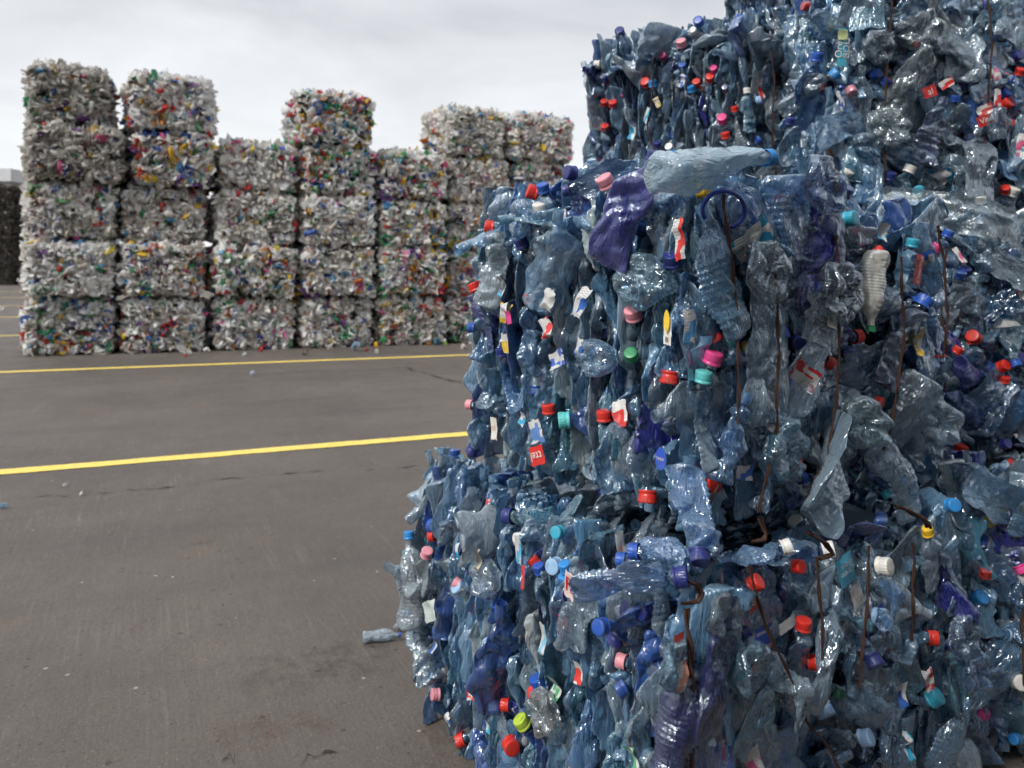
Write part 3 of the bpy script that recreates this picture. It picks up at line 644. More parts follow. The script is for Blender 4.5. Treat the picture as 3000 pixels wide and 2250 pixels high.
    def sheet(s, face, px, py, w, h, col, ang=0, off=.02, seed=0, alpha=1., text=None, tcol=(.75, .72, .68), tsize=.02, name='label', tang=0, crum=.006, mat=None, tpos=(0, 0), shape=None):
        n = s.nL if face == 'L' else s.nR; p = s.hit(face, px, py, off); rt = nrm(np.cross((0, 0, 1.), n)); a = R(ang)
        x = math.cos(a) * rt + math.sin(a) * np.array([0, 0, 1.]); y = np.cross(n, x); M = basis(x, y, n, p)
        nu, nv = 26, 20; U, V_ = np.meshgrid(np.linspace(-.5, .5, nu), np.linspace(-.5, .5, nv), indexing='ij')
        X, Y = U * w, V_ * h
        jag = vnoise(np.stack([U.ravel() * 7, V_.ravel() * 7, U.ravel() * 0 + seed], 1), seed).reshape(U.shape)
        X = X * (1 + .12 * jag); Y = Y * (1 - .12 * jag)
        if shape == 'round':
            q = np.maximum(np.abs(U), np.abs(V_)) / np.maximum(1e-6, np.hypot(U, V_)); X, Y = X * q, Y * q
        def zf(x_, y_):
            P = np.stack([x_, y_, x_ * 0 + seed], 1); return crum * (1 - 2 * np.abs(vnoise(P * (26, 26, 1), seed))) - x_ ** 2 * 3.0
        Z = zf(X.ravel(), Y.ravel()).reshape(X.shape); P = np.stack([X, Y, Z], -1).reshape(-1, 3)
        uv = np.stack([U.ravel() + .5, V_.ravel() + .5], 1)
        o = obj(name, quad_mesh(name, P, grid_quads(nu, nv, False), mat=mat or PRINT, uv=uv), s.root, s.L(M), (*col, alpha))
        if text:
            cu = bpy.data.curves.new('lettering', 'FONT'); cu.body = text; cu.size = tsize; cu.align_x = 'CENTER'; cu.align_y = 'CENTER'; cu.resolution_u = 3; cu.space_line = .8
            tmp = bpy.data.objects.new('lettering', cu); COL.objects.link(tmp); bpy.context.view_layer.update()
            me = bpy.data.meshes.new_from_object(tmp.evaluated_get(bpy.context.evaluated_depsgraph_get())); bpy.data.objects.remove(tmp)
            c_, s_ = math.cos(R(tang)), math.sin(R(tang)); co = np.zeros(len(me.vertices) * 3, np.float32); me.vertices.foreach_get('co', co); co = co.reshape(-1, 3)
            q = np.stack([co[:, 0] * c_ - co[:, 1] * s_ + tpos[0], co[:, 0] * s_ + co[:, 1] * c_ + tpos[1]], 1).astype(float)
            z = zf(q[:, 0], q[:, 1]) + .0022; me.vertices.foreach_set('co', np.stack([q[:, 0], q[:, 1], z], 1).astype(np.float32).ravel()); me.update()
            me.materials.clear(); me.materials.append(CAPM); obj('lettering', me, o, None, (*tcol, 1))
        return o

#BALES
exec_near = True
NG = 'bales of crushed clear bottles stacked on the right'
A1 = None
A1 = Bale('bottle_bale', 'lowest nearest bale of crushed bottles, jutting out left below the upright bale', NG, (.285, 1.29), (-.555, .93), (.80, .53), 0.0, .69, 11)
A2 = Bale('bottle_bale', 'nearest upright bale of crushed clear bottles with yellow cap and cobalt bottle on top', NG, (.335, 1.45), (-.455, .545), (.735, .48), .752, 1.41, 23)
C3 = Bale('bottle_bale', 'high bale behind the nearest one, narrow bottle layers against the sky', NG, (.787, 2.69), (-.51, .42), (.70, .46), 1.42, 2.12, 37)
C4 = Bale('bottle_bale', 'topmost bale at the upper edge over a black hollow', NG, (1.10, 2.82), (-.29, .245), (.62, .40), 2.135, 2.85, 41)
C2 = Bale('bottle_bale', 'bottle bale hidden low behind the nearest upright bale', NG, (.787, 2.69), (-.51, .42), (.70, .46), .71, 1.42, 43)
C1 = Bale('bottle_bale', 'ground bale at the back of the bottle stacks', NG, (.787, 2.69), (-.51, .42), (.70, .46), 0, .71, 47)
D3 = Bale('bottle_bale', 'dark upper right bale with red labels, reaching the top of the picture', NG, (.965, 2.40), (.02, .85), (.98, .12), 1.45, 2.20, 53)
B2 = Bale('bottle_bale', 'shaded bale at the right edge under a large clear sheet', NG, (1.10, 2.26), (-.06, .8), (.95, .02), .73, 1.43, 59)
B1 = Bale('bottle_bale', 'darkest bale on the ground in the lower right corner', NG, (1.10, 1.98), (.06, .8), (.95, -.08), 0, .73, 61)
NEAR = [A1, A2, C3, C4, C2, C1, D3, B2, B1]
# unseen bales added right of and behind the camera to shade the right faces
SHADE_BALES = []
for i in range(24):
    k, lv = i % 4, i // 4
    SHADE_BALES.append(Bale('bottle_bale', 'unseen bottle bale added to shade the bottle stacks', 'added shading bales out of view', ((1.32, 1.32, .36, -.62)[k] + .02 * lv, (.68, -.32, -2.3, -2.45)[k]), (.02, .95), (.95, .0), .7 * lv, .7 * lv + .7, 80 + i))


def heroes():
    T = [tuple(x[0]) for x in TINT]; CLEAR, ICE, STEEL, TEAL, BLUE, COB, WH = T
    for f, x, y, c, a, o in (
        ('L', 1665, 505, 'navy', 170, .8), ('L', 1655, 560, 'navy', 200, .35), ('L', 1770, 525, 'pink', 95, .45), ('L', 1590, 545, 'blue', 80, .35), ('L', 1552, 560, 'red', 150, .6), ('L', 1582, 602, 'white', 80, .3),
        ('L', 1525, 705, 'navy', 95, .35), ('L', 1630, 708, 'white', 205, .1), ('L', 1765, 690, 'blue', 85, .3), ('L', 1968, 752, 'navy', 75, .35), ('L', 1555, 868, 'red', 88, .08), ('L', 1853, 912, 'pink', 80, .4),
        ('L', 1960, 1115, 'red', 270, .15), ('L', 1815, 1200, 'red', 105, .25), ('L', 1607, 1190, 'red', 88, .15), ('L', 1770, 1210, 'red', 90, .1), ('L', 1848, 1036, 'green', 60, .5), ('L', 1468, 1025, 'navy', 90, .2),
        ('L', 1380, 1325, 'navy', 250, .3), ('L', 1372, 1185, 'pink', 180, .3), ('L', 1897, 1465, 'red', 280, .2), ('L', 1860, 1630, 'red', 260, .55), ('L', 1645, 1232, 'teal', 190, .5), ('L', 1428, 665, 'red', 170, .5),
        ('L', 1388, 835, 'red', 110, .2), ('L', 1375, 960, 'blue', 180, .5), ('L', 1700, 1545, 'sky', 230, .5),
        ('R', 2065, 555, 'yellow', 30, .75), ('R', 2292, 590, 'red', 215, .6), ('R', 2500, 640, 'cyan', 60, .9), ('R', 2092, 1040, 'hot', 85, .25), ('R', 2062, 1095, 'teal', 88, .15), ('R', 2226, 1112, 'navy', 80, .3),
        ('R', 2205, 1065, 'navy', 340, .3), ('R', 2287, 985, 'blue', 275, .25), ('R', 2340, 1003, 'navy', 200, .6), ('R', 2432, 1065, 'red', 330, .3), ('R', 2582, 1180, 'red', 330, .8), ('R', 2580, 735, 'red', 40, .35),
        ('R', 2745, 720, 'hot', 80, .4), ('R', 2732, 1062, 'sky', 85, .55), ('R', 2090, 1415, 'red', 90, .8), ('R', 2810, 1022, 'red', 80, .4), ('R', 2603, 1452, 'cyan', 280, .4), ('R', 2678, 890, 'blue', 0, .15),
        ('R', 2395, 840, 'blue', 30, .2), ('R', 2515, 985, 'red', 5, .15), ('R', 2780, 680, 'blue', 80, .3), ('R', 2355, 1400, 'blue', 0, .15), ('R', 2675, 705, 'cyan', 90, .2)):
        A2.hero_cap(f, x, y, c, a, o, sc=.95)
    A2.hero_bottle('L', 1842, 618, 23, COB, 62, .04, .8, 'navy', .3)
    A2.hero_bottle('R', 2105, 478, 22, (.50, .68, .80), 9, .06, .98, 'azure', 1.05)
    A2.hero_puck('R', 2400, 545, 1, (.10, .22, .50), .03, 1.35); A2.hero_puck('R', 2235, 800, 2, (.36, .42, .42), .02, 1.55); A2.hero_puck('R', 2525, 1235, 0, (.22, .38, .44), .02, 1.15)
    A2.hero_puck('R', 2440, 860, 4, (.16, .19, .24), .01, 1.6); A2.hero_puck('L', 1745, 1050, 3, ICE, .01, .95); A2.hero_puck('L', 1530, 640, 5, ICE, .012, .95); A2.hero_puck('L', 1890, 830, 6, TEAL, .01, 1.0)
    A2.hero_puck('R', 2740, 1240, 3, CLEAR, .0, 1.3); A2.hero_puck('R', 2290, 1320, 6, TEAL, .01, 1.2)
    A2.hero_bottle('L', 1445, 790, 8, (.52, .62, .68), 76, .02, 1.05, None, .2); A2.hero_bottle('L', 1620, 770, 9, ICE, 70, .02, 1.0, None, .5)
    A2.hero_bottle('R', 2640, 1000, 4, (.07, .10, .22), 60, .01, 1.2, 'blue', .2); A2.hero_bottle('R', 2230, 980, 7, CLEAR, 95, .01, 1.1, None, .1); A2.hero_bottle('R', 2430, 1330, 3, CLEAR, 40, .012, 1.1, None, .2)
    A2.hero_bottle('R', 2140, 1280, 10, STEEL, 70, .012, 1.1, None, .3); A2.hero_bottle('R', 2620, 1370, 2, CLEAR, 115, .012, 1.05, None, .2); A2.hero_bottle('R', 2110, 800, 14, ICE, 110, .015, .95, None, .3)
    # white ribbed bottle
    o = A2.hero_bottle('R', 2558, 850, 24, (.70, .69, .64), 264, .022, .6, 'green', .2); o.color = (.74, .73, .68, 1); o['label'] = 'opaque white ribbed bottle with green cap'
    A2.sheet('R', 2430, 945, .13, .105, (.38, .40, .41), -20, .025, 3, 0., name='clear_box', crum=.003, mat=PET_O)
    A2.sheet('R', 2440, 945, .036, .02, (.62, .57, .48), -15, .034, 5, 1., name='paper_scrap', crum=.006)
    A2.sheet('L', 1632, 1052, .048, .034, (.05, .12, .50), 25, .03, 7, 1., mat=LABM)
    A2.sheet('L', 1572, 1335, .046, .042, (.62, .025, .02), 20, .035, 8, 1., text='ttel', tang=180, tsize=.028, crum=.002)
    A2.sheet('L', 1568, 1265, .04, .05, (.10, .22, .50), 18, .03, 9, 1., mat=LABM)
    A2.sheet('L', 1447, 1255, .022, .052, (.65, .62, .57), 8, .03, 10, 1., text="O'", tcol=(.5, .2, .05), tsize=.014, crum=.003)
    A2.sheet('L', 1990, 700, .022, .075, (.60, .03, .02), 10, .03, 12, 1., mat=LABM, crum=.006)
    A2.sheet('L', 1955, 970, .018, .05, (.72, .70, .66), 0, .03, 13, 1., name='label', text='B', tcol=(.02, .02, .02), tsize=.014, tpos=(0, -.016), crum=.001)
    A2.sheet('L', 1953, 940, .014, .04, (.80, .55, .04), 0, .034, 14, 1., shape='round', crum=.001)
    A2.sheet('R', 2015, 955, .03, .06, (.08, .30, .60), 0, .025, 15, 1., mat=LABM)
    A2.sheet('L', 1935, 1345, .026, .042, (.03, .10, .50), 0, .03, 16, 1., shape='round', text='TREX', tsize=.008, tang=0, crum=.001)
    A2.sheet('R', 2180, 1385, .05, .028, (.03, .12, .45), -8, .022, 17, 1., mat=LABM)
    A2.sheet('R', 2692, 790, .032, .07, (.42, .02, .03), -12, .03, 18, 1., text='Chaudfon', tang=90, tsize=.016, crum=.002)
    A2.sheet('L', 1600, 960, .03, .045, (.6, .05, .05), 30, .03, 19, 1., mat=LABM, crum=.012)
    A2.sheet('L', 1490, 930, .018, .03, (.70, .06, .25), 10, .03, 20, 1., crum=.008)
    A2.sheet('R', 2045, 520, .012, .045, (.80, .66, .08), -25, .05, 21, 1., name='plastic_tube', crum=.003)
    A2.sheet('R', 2310, 780, .035, .03, (.6, .6, .58), 10, .03, 22, 1., mat=LABM)
    hoop = [A2.hit('R', 2120 + 62 * math.cos(w), 615 - 55 * math.sin(w), .03 + .015 * math.sin(w)) for w in np.linspace(-1.2, 3.6, 30)]
    A2.wire2 = tube(np.array(hoop), .004, 8); o = obj('carry_handle', quad_mesh('carry_handle', A2.wire2[0] - A2.base, A2.wire2[1], mat=CAPM), A2.root, None, (.015, .04, .30, 1))
    def W(b, f, pts, **k): b.wire([b.hit(f, x, y, .032) for x, y in pts], **k)
    W(A2, 'R', ((2118, 570), (2128, 650), (2142, 760), (2150, 850), (2158, 980), (2165, 1130), (2160, 1290), (2080, 1480)))
    W(A2, 'R', ((2272, 740), (2276, 880), (2282, 1050), (2275, 1290), (2262, 1330), (2225, 1500)))
    W(A2, 'R', ((2430, 440), (2448, 520), (2446, 600)), r=.004); W(A2, 'R', ((2445, 690), (2455, 760), (2462, 1040), (2452, 1190), (2420, 1345), (2360, 1470)))
    W(A2, 'R', ((2638, 750), (2645, 830), (2648, 960), (2640, 1060), (2615, 1230), (2590, 1320)))
    W(A2, 'R', ((2745, 660), (2765, 760), (2775, 930), (2765, 1050)))
    W(A1, 'R', ((2015, 1785), (2022, 1900), (2028, 2050), (2022, 2250), (2020, 2420)), r=.0036)
    W(A1, 'R', ((2195, 1660), (2215, 1760), (2262, 1880), (2320, 1990), (2360, 2110), (2430, 2190), (2470, 2280)))
    W(A1, 'R', ((2395, 1635), (2400, 1700), (2410, 1800), (2408, 1960)))
    W(A1, 'R', ((2545, 1600), (2545, 1680), (2535, 1850), (2515, 2010)))
    W(A1, 'R', ((2672, 1590), (2680, 1640), (2672, 1880)))
    W(A1, 'R', ((2000, 1765), (2050, 1768), (2062, 1745), (2040, 1715), (2015, 1705)), r=.0034)
    W(A1, 'R', ((2365, 1560), (2420, 1590), (2445, 1625), (2400, 1640)), r=.004); W(A1, 'R', ((2230, 1520), (2245, 1560), (2235, 1580), (2205, 1590)), r=.0034)
    W(A1, 'R', ((2630, 1480), (2700, 1520), (2718, 1545)), r=.005)
    for f, x, y, c, a, o in (
        ('L', 1655, 1655, 'azure', 90, .3), ('L', 1655, 1690, 'azure', 90, .3), ('L', 1620, 1660, 'sky', 20, .7), ('L', 1578, 1660, 'blue', 90, .3), ('L', 1485, 1512, 'navy', 190, .3), ('L', 1245, 1730, 'pink', 100, .4),
        ('L', 1265, 1540, 'blue', 190, .25), ('L', 1265, 1570, 'red', 200, .3), ('L', 1165, 1590, 'cyan', 130, .1), ('L', 1120, 1720, 'azure', 150, .1), ('L', 1515, 1580, 'white', 200, .4), ('L', 1630, 1560, 'cyan', 30, .7),
        ('L', 1340, 1720, 'sky', 90, .6), ('L', 1335, 1705, 'pink', 150, .4), ('L', 1460, 1770, 'blue', 80, .4), ('L', 1475, 1830, 'blue', 0, .4), ('L', 1430, 1890, 'sky', 40, .7), ('L', 1465, 1870, 'white', 80, .3),
        ('L', 1575, 1990, 'blue', 100, .3), ('L', 1560, 2030, 'red', 60, .7), ('L', 1525, 2110, 'lime', 100, .4), ('L', 1475, 2065, 'red', 190, .5), ('L', 1270, 2035, 'pink', 150, .8), ('L', 1255, 1980, 'sky', 80, .5),
        ('L', 1500, 2190, 'red', 0, .2), ('L', 1345, 2170, 'red', 220, .5), ('L', 1645, 1820, 'red', 180, .5), ('L', 1720, 1690, 'red', 80, .2), ('L', 1790, 1705, 'pink', 10, .3), ('L', 1560, 1640, 'red', 120, .4),
        ('L', 1840, 1790, 'navy', 90, .75), ('R', 2050, 1640, 'navy', 240, .4), ('L', 1880, 1795, 'navy', 60, .85), ('L', 1800, 1880, 'navy', 260, .3), ('L', 1815, 1935, 'pink', 180, .35), ('L', 1850, 1615, 'blue', 190, .4), ('L', 1815, 1640, 'blue', 190, .4),
        ('R', 2005, 1690, 'navy', 20, .5), ('R', 2345, 1660, 'red', 85, .8), ('R', 2220, 1705, 'red', 70, .5), ('R', 2355, 1822, 'red', 95, .15), ('R', 2395, 1940, 'red', 60, .7), ('R', 2132, 2115, 'red', 40, .35), ('R', 2180, 1770, 'navy', 180, .6),
        ('R', 2185, 1860, 'navy', 0, .2), ('R', 2590, 1810, 'sky', 60, .8), ('R', 2745, 2040, 'cyan', 80, .5), ('R', 2740, 1870, 'red', 0, .5), ('R', 2375, 2040, 'pink', 0, .5), ('R', 2600, 1660, 'white', 60, .8),
        ('R', 2565, 1945, 'navy', 260, .5), ('R', 2420, 2090, 'sky', 260, .5), ('R', 2545, 2160, 'sky', 60, .6), ('R', 2795, 1480, 'azure', 150, .6), ('R', 2310, 1600, 'white', 20, .4), ('R', 2435, 1610, 'white', 20, .5), ('R', 2090, 2240, 'pink', 60, .7)):
        A1.hero_cap(f, x, y, c, a, o, sc=.95)
    A1.hero_bottle('R', 2095, 1960, 23, (.006, .008, .10), 72, .025, .8, None, .1); A1.hero_bottle('R', 1985, 2120, 24, (.006, .008, .10), 76, .015, .75, None, .3)
    A1.hero_bottle('L', 1205, 1700, 24, (.46, .54, .58), 98, .035, .85, 'azure', .5); A1.hero_bottle('L', 1445, 1930, 13, (.02, .08, .32), 82, .02, 1.1, None, 1.35)
    A1.hero_bottle('L', 1230, 1690, 11, (.4, .45, .48), 60, .05, .9, 'pink', .5); A1.hero_bottle('L', 1700, 1790, 18, CLEAR, 85, .02, .9, None, .5)
    A1.hero_bottle('R', 2420, 1900, 19, CLEAR, 60, .02, .9, None, .2); A1.hero_bottle('R', 2600, 1770, 20, STEEL, 20, .02, .8, None, .2); A1.hero_bottle('R', 2210, 2090, 15, TEAL, 45, .02, .85, None, .1)
    A1.hero_bottle('R', 2300, 2000, 6, CLEAR, 120, .02, .8, None, .1)
    A1.hero_puck('R', 2110, 1800, 1, (.33, .42, .48), .02, .9); A1.hero_puck('R', 1950, 1950, 2, TEAL, .015, 1.1); A1.hero_puck('L', 1420, 1690, 3, CLEAR, .015, 1.1)
    A1.hero_puck('R', 2180, 1950, 4, TEAL, .015, 1.1); A1.hero_puck('L', 1600, 2080, 5, (.45, .47, .45), .015, 1.1)
    A1.sheet('R', 2480, 1668, .05, .062, (.10, .42, .60), 202, .03, 31, 1., text='Orée\nBois', tcol=(.8, .8, .8), tsize=.019, tang=0, tpos=(0, -.004), crum=.002)
    A1.sheet('R', 2512, 1745, .034, .052, (.66, .68, .68), 205, .03, 32, 1., mat=LABM, crum=.003)
    A1.sheet('R', 2205, 1762, .022, .034, (.55, .025, .02), 5, .03, 33, 1., text='el', tang=80, tsize=.022, crum=.001)
    A1.sheet('R', 1985, 1890, .022, .036, (.55, .06, .03), 10, .03, 34, 1., text='nature\nvitale', tang=10, tsize=.007, crum=.001)
    A1.sheet('R', 2240, 1862, .046, .036, (.02, .06, .30), 186, .03, 35, 1., text='EAU MINER', tang=0, tsize=.0085, tpos=(0, -.008), crum=.001)
    A1.sheet('R', 2308, 1830, .045, .022, (.5, .5, .52), 15, .03, 36, 1., mat=LABM, crum=.001)
    A1.sheet('L', 1668, 1715, .03, .05, (.66, .52, .50), -5, .035, 37, 1., text='R', tcol=(.45, .02, .03), tsize=.04, crum=.002)
    A1.sheet('R', 2230, 1935, .075, .018, (.62, .36, .42), 42, .03, 38, 1., crum=.004); A1.sheet('R', 1935, 2000, .022, .045, (.55, .25, .18), -12, .03, 39, 1., mat=LABM, crum=.01)
    A1.sheet('L', 1262, 1790, .075, .05, (.50, .58, .56), 30, .04, 40, 1., name='plastic_bag', crum=.01); A1.sheet('L', 1405, 1640, .025, .055, (.60, .56, .48), 5, .035, 41, 1., name='paper_scrap', crum=.01)
    A1.sheet('L', 1532, 1690, .012, .05, (.6, .04, .03), 0, .035, 42, 1., text='R', tsize=.01, crum=.003); A1.sheet('L', 1430, 2135, .035, .03, (.05, .45, .62), 5, .035, 43, 1., mat=LABM, crum=.008)
    A1.sheet('L', 1375, 2030, .03, .03, (.55, .03, .03), 25, .035, 44, 1., mat=LABM, crum=.008); A1.sheet('L', 1690, 1970, .025, .04, (.6, .04, .03), 10, .035, 45, 1., mat=LABM, crum=.008)
    A1.sheet('L', 1520, 1610, .024, .06, (.10, .40, .62), 0, .03, 46, 1., mat=LABM); A1.sheet('L', 1590, 1870, .02, .06, (.2, .45, .6), 0, .03, 47, 1., mat=LABM)
    for f, x, y, c, a, o in (('L', 1815, 90, 'navy', 60, .6), ('L', 1745, 190, 'white', 180, .3), ('L', 1780, 232, 'red', 60, .6), ('L', 1890, 240, 'red', 80, .7), ('L', 1912, 240, 'azure', 90, .3), ('L', 2025, 255, 'azure', 90, .4),
        ('L', 2040, 240, 'red', 60, .6), ('L', 2115, 345, 'hot', 60, .6), ('L', 2152, 315, 'red', 90, .3), ('L', 2125, 392, 'red', 90, .3), ('L', 2030, 88, 'white', 60, .8), ('L', 1995, 122, 'pink', 80, .5), ('L', 1940, 162, 'hot', 60, .8),
        ('L', 1998, 190, 'blue', 60, .6), ('L', 1925, 420, 'navy', 80, .4), ('L', 1960, 430, 'white', 80, .7), ('L', 1968, 456, 'azure', 280, .6), ('L', 1770, 298, 'red', 60, .5), ('L', 1795, 300, 'red', 60, .5), ('L', 1772, 370, 'red', 60, .5),
        ('L', 2090, 200, 'hot', 60, .6), ('L', 2080, 225, 'red', 60, .6), ('L', 2045, 60, 'blue', 60, .7), ('L', 2165, 55, 'blue', 30, .5), ('R', 2232, 292, 'sky', 30, .8), ('R', 2225, 408, 'blue', 60, .5)):
        C3.hero_cap(f, x, y, c, a, o, sc=.95)
    for f, x, y, c, a, o in (('R', 2690, 125, 'red', 95, .3), ('R', 2450, 215, 'azure', 40, .3), ('R', 2570, 215, 'blue', 60, .8), ('R', 2600, 235, 'blue', 60, .5), ('R', 2955, 300, 'red', 60, .6), ('R', 2950, 270, 'blue', 70, .6),
        ('R', 2800, 285, 'blue', 90, .2), ('R', 2668, 490, 'white', 70, .2), ('R', 2488, 500, 'white', 70, .6), ('R', 2315, 350, 'navy', 90, .3), ('R', 2395, 160, 'blue', 90, .3), ('R', 2970, 555, 'white', 80, .4), ('R', 2945, 552, 'red', 120, .4),
        ('R', 2985, 160, 'navy', 60, .8), ('R', 2690, 560, 'cyan', 200, .5), ('R', 2610, 510, 'navy', 90, .3), ('R', 2990, 205, 'red', 90, .4)):
        D3.hero_cap(f, x, y, c, a, o, sc=1.0)
    D3.sheet('R', 2890, 350, .058, .034, (.50, .025, .02), 24, .04, 51, 1., text='Vitel', tsize=.026, crum=.001, tang=0)
    D3.sheet('R', 2885, 322, .045, .03, (.45, .06, .05), 20, .038, 52, 1., mat=LABM, crum=.008)
    D3.sheet('R', 2725, 268, .045, .034, (.52, .025, .02), 22, .04, 53, 1., text='al', tsize=.03, crum=.002)
    D3.sheet('R', 2772, 245, .045, .025, (.52, .025, .02), 30, .04, 54, 1., mat=LABM, crum=.008)
    D3.sheet('R', 2468, 140, .030, .115, (.06, .38, .52), -2, .045, 55, 1., text='Orée\nBOIS', tang=90, tsize=.03, crum=.002)
    D3.sheet('R', 2468, 103, .029, .032, (.42, .48, .25), -2, .047, 56, 1., crum=.004)
    D3.sheet('R', 2463, 295, .018, .06, (.03, .08, .35), 15, .04, 57, 1., mat=LABM, crum=.003)
    D3.hero_bottle('R', 2760, 110, 5, (.40, .42, .45), 120, .02, 1.1, None, .1); D3.hero_puck('R', 2570, 140, 2, (.25, .34, .40), .02, 1.3); D3.hero_puck('R', 2690, 95, 3, (.38, .45, .47), .02, 1.4); D3.hero_puck('R', 2600, 370, 0, (.35, .42, .42), .02, 1.2)
    D3.hero_bottle('R', 2730, 385, 4, (.12, .18, .36), 75, .02, 1.1, None, .1); D3.hero_bottle('R', 2670, 230, 9, (.4, .46, .48), 80, .02, 1.1, None, .1); D3.hero_bottle('R', 2860, 500, 12, (.25, .33, .40), 80, .02, 1.1, None, .1)
    B2.sheet('R', 2870, 640, .42, .10, (.42, .50, .53), -12, .22, 61, .15, name='clear_sheet', crum=.02, mat=PET_O)
    for f, x, y, c, a, o in (('R', 2850, 985, 'red', 150, .4), ('R', 2985, 1045, 'navy', 60, .8), ('R', 2945, 1070, 'red', 60, .6), ('R', 2945, 1108, 'red', 90, .2), ('R', 2830, 790, 'navy', 90, .4), ('R', 2965, 1360, 'red', 60, .5), ('R', 2950, 1300, 'navy', 60, .6), ('R', 2815, 1310, 'red', 80, .2),
        ('R', 2940, 1480, 'navy', 60, .5)): B2.hero_cap(f, x, y, c, a, o, sc=1.0)
    for f, x, y, c, a, o in (('R', 2875, 1750, 'azure', 60, .5), ('R', 2860, 1810, 'blue', 60, .5), ('R', 2880, 2090, 'hot', 60, .8), ('R', 2970, 2165, 'azure', 160, .4), ('R', 2800, 2060, 'hot', 60, .6), ('R', 2990, 2000, 'white', 60, .8), ('R', 2790, 2180, 'hot', 60, .6)): B1.hero_cap(f, x, y, c, a, o, sc=1.0)

def torn_labels(b, n, seed):
    r = np.random.RandomState(seed)
    for k in range(n):
        f = 'L' if r.rand() < .55 else 'R'; t, z = r.uniform(.06, .94), r.uniform(.08, .92); q = (b.c0 + (b.va if f == 'L' else b.vb) * t) - CAMP; q[2] = b.z0 + (b.z1 - b.z0) * z - EYE
        u, v = q[0] / q[1] * FPX, -q[2] / q[1] * FPX; px, py = HX + u * math.cos(ROLL) - v * math.sin(ROLL), HY + u * math.sin(ROLL) + v * math.cos(ROLL)
        b.sheet(f, px, py, r.uniform(.015, .035), r.uniform(.03, .07), LABC[r.randint(len(LABC))], r.uniform(-30, 30), r.uniform(.0, .02), 200 + seed * 40 + k, 1., mat=LABM, crum=r.uniform(.008, .016), name='label' if r.rand() < .75 else 'paper_scrap')
heroes()
for q_, n_ in ((A1, 18), (A2, 15), (C3, 12), (D3, 5), (B2, 6)): torn_labels(q_, n_, q_.seed)
for b, pitch, own, nr, ntp, fr, ft in ((A1, .037, .22, 18, 5, 150, 110), (A2, .035, .38, 16, 4, 140, 90), (C3, .025, .55, 12, 8, 70, 110), (C4, .030, .6, 12, 4, 40, 50), (C2, .045, 0, 4, 2, 40, 20), (C1, .06, 0, 2, 2, 30, 16),
                                   (D3, .04, .2, 64, 4, 170, 50), (B2, .05, 0, 56, 10, 150, 60), (B1, .05, 0, 56, 4, 150, 40)):
    b.packed('L', pitch, own); b.packed('L', pitch * 1.15, 0., .1, deep=.045); b.tiled(nr); b.individuals('T', ntp)
    b.tiled(fr // 2, True, .03, .15); b.tiled(fr // 2, True, .07, .1); b.filler('L', 30, .06); b.filler('T', ft); b.filler('l', 45); b.filler('r', 45); b.core()
    if b is C3: b.wires('R', 3); b.wires('L', 1)
    if b in (D3, B2, B1): b.wires('R', 3)
    b.finish()

for b in SHADE_BALES: b.filler('R', 70); b.filler('L', 60); b.filler('T', 20); b.core(.06); b.finish()
#FAR
# ------------------------------------------------------------------ bales of mixed household plastic
def piece_shapes():
    out = []
    for i in range(18):
        r = np.random.RandomState(500 + i); kind = i % 6
        if kind in (0, 1, 2):                                # squashed container
            n, m = 8, 9; s = np.linspace(0, 1, n); Lh, Rr = r.uniform(.11, .19), r.uniform(.028, .05)
            rad = Rr * np.interp(s, [0, .05, .6, .8, .9, 1], [.3, 1, 1, .5, .35, .35]); th = np.linspace(0, 2 * math.pi, m, endpoint=False)
            P = np.stack([rad[:, None] * np.cos(th) * 1.3, rad[:, None] * np.sin(th) * r.uniform(.25, .7), np.repeat((s * Lh - Lh / 2)[:, None], m, 1)], -1).reshape(-1, 3); Q = grid_quads(n, m, True)
        elif kind in (3, 4):                                 # torn film or sheet
            n, m = 7, 7; w, h = r.uniform(.07, .16), r.uniform(.07, .16); U, V = np.meshgrid(np.linspace(-.5, .5, n), np.linspace(-.5, .5, m), indexing='ij')
            q = np.maximum(np.abs(U), np.abs(V)) / np.maximum(1e-6, np.hypot(U, V)); P = np.stack([U * w * q, V * h * q, U ** 2 * r.uniform(-.3, .3) + V ** 2 * r.uniform(-.3, .3)], -1).reshape(-1, 3); Q = grid_quads(n, m, False)
        else:                                                # lid or tub
            n, m = 5, 12; rr = np.array([.05, .7, .9, 1, 1]) * r.uniform(.035, .06); z = np.array([0, 0, .0, -.012, -.03 * r.rand() - .012]); th = np.linspace(0, 2 * math.pi, m, endpoint=False)
            P = np.stack([rr[:, None] * np.cos(th), rr[:, None] * np.sin(th) * r.uniform(.7, 1), np.repeat(z[:, None], m, 1)], -1).reshape(-1, 3); Q = grid_quads(n, m, True)
        P = P + np.stack([vnoise(P * 26 + i, 60 + i + 7 * k) for k in range(3)], 1) * .016
        out.append((P, Q))
    return out
PIECES = piece_shapes()
PME = [quad_mesh('plastic_container', P, Q, mat=SCR_O, smooth=True) for P, Q in PIECES]
SCOL = [((.88, .86, .82), .45), ((.80, .77, .72), .24), ((.60, .56, .50), .11), ((.36, .33, .30), .05), ((.55, .05, .04), .035), ((.04, .12, .42), .035), ((.10, .34, .55), .03), ((.03, .28, .12), .035), ((.20, .45, .20), .012),
        ((.75, .50, .05), .03), ((.62, .10, .28), .014), ((.70, .25, .05), .015), ((.16, .06, .25), .012), ((.03, .03, .035), .03)]
BRIGHT = [((.80, .79, .77), .5), ((.70, .68, .64), .25)] + SCOL[4:-1]
def rand_rot(r, n, spread):
    z = nrm(n + r.normal(0, spread, 3)); x = nrm(np.cross(z, r.normal(size=3))); return x, np.cross(z, x), z
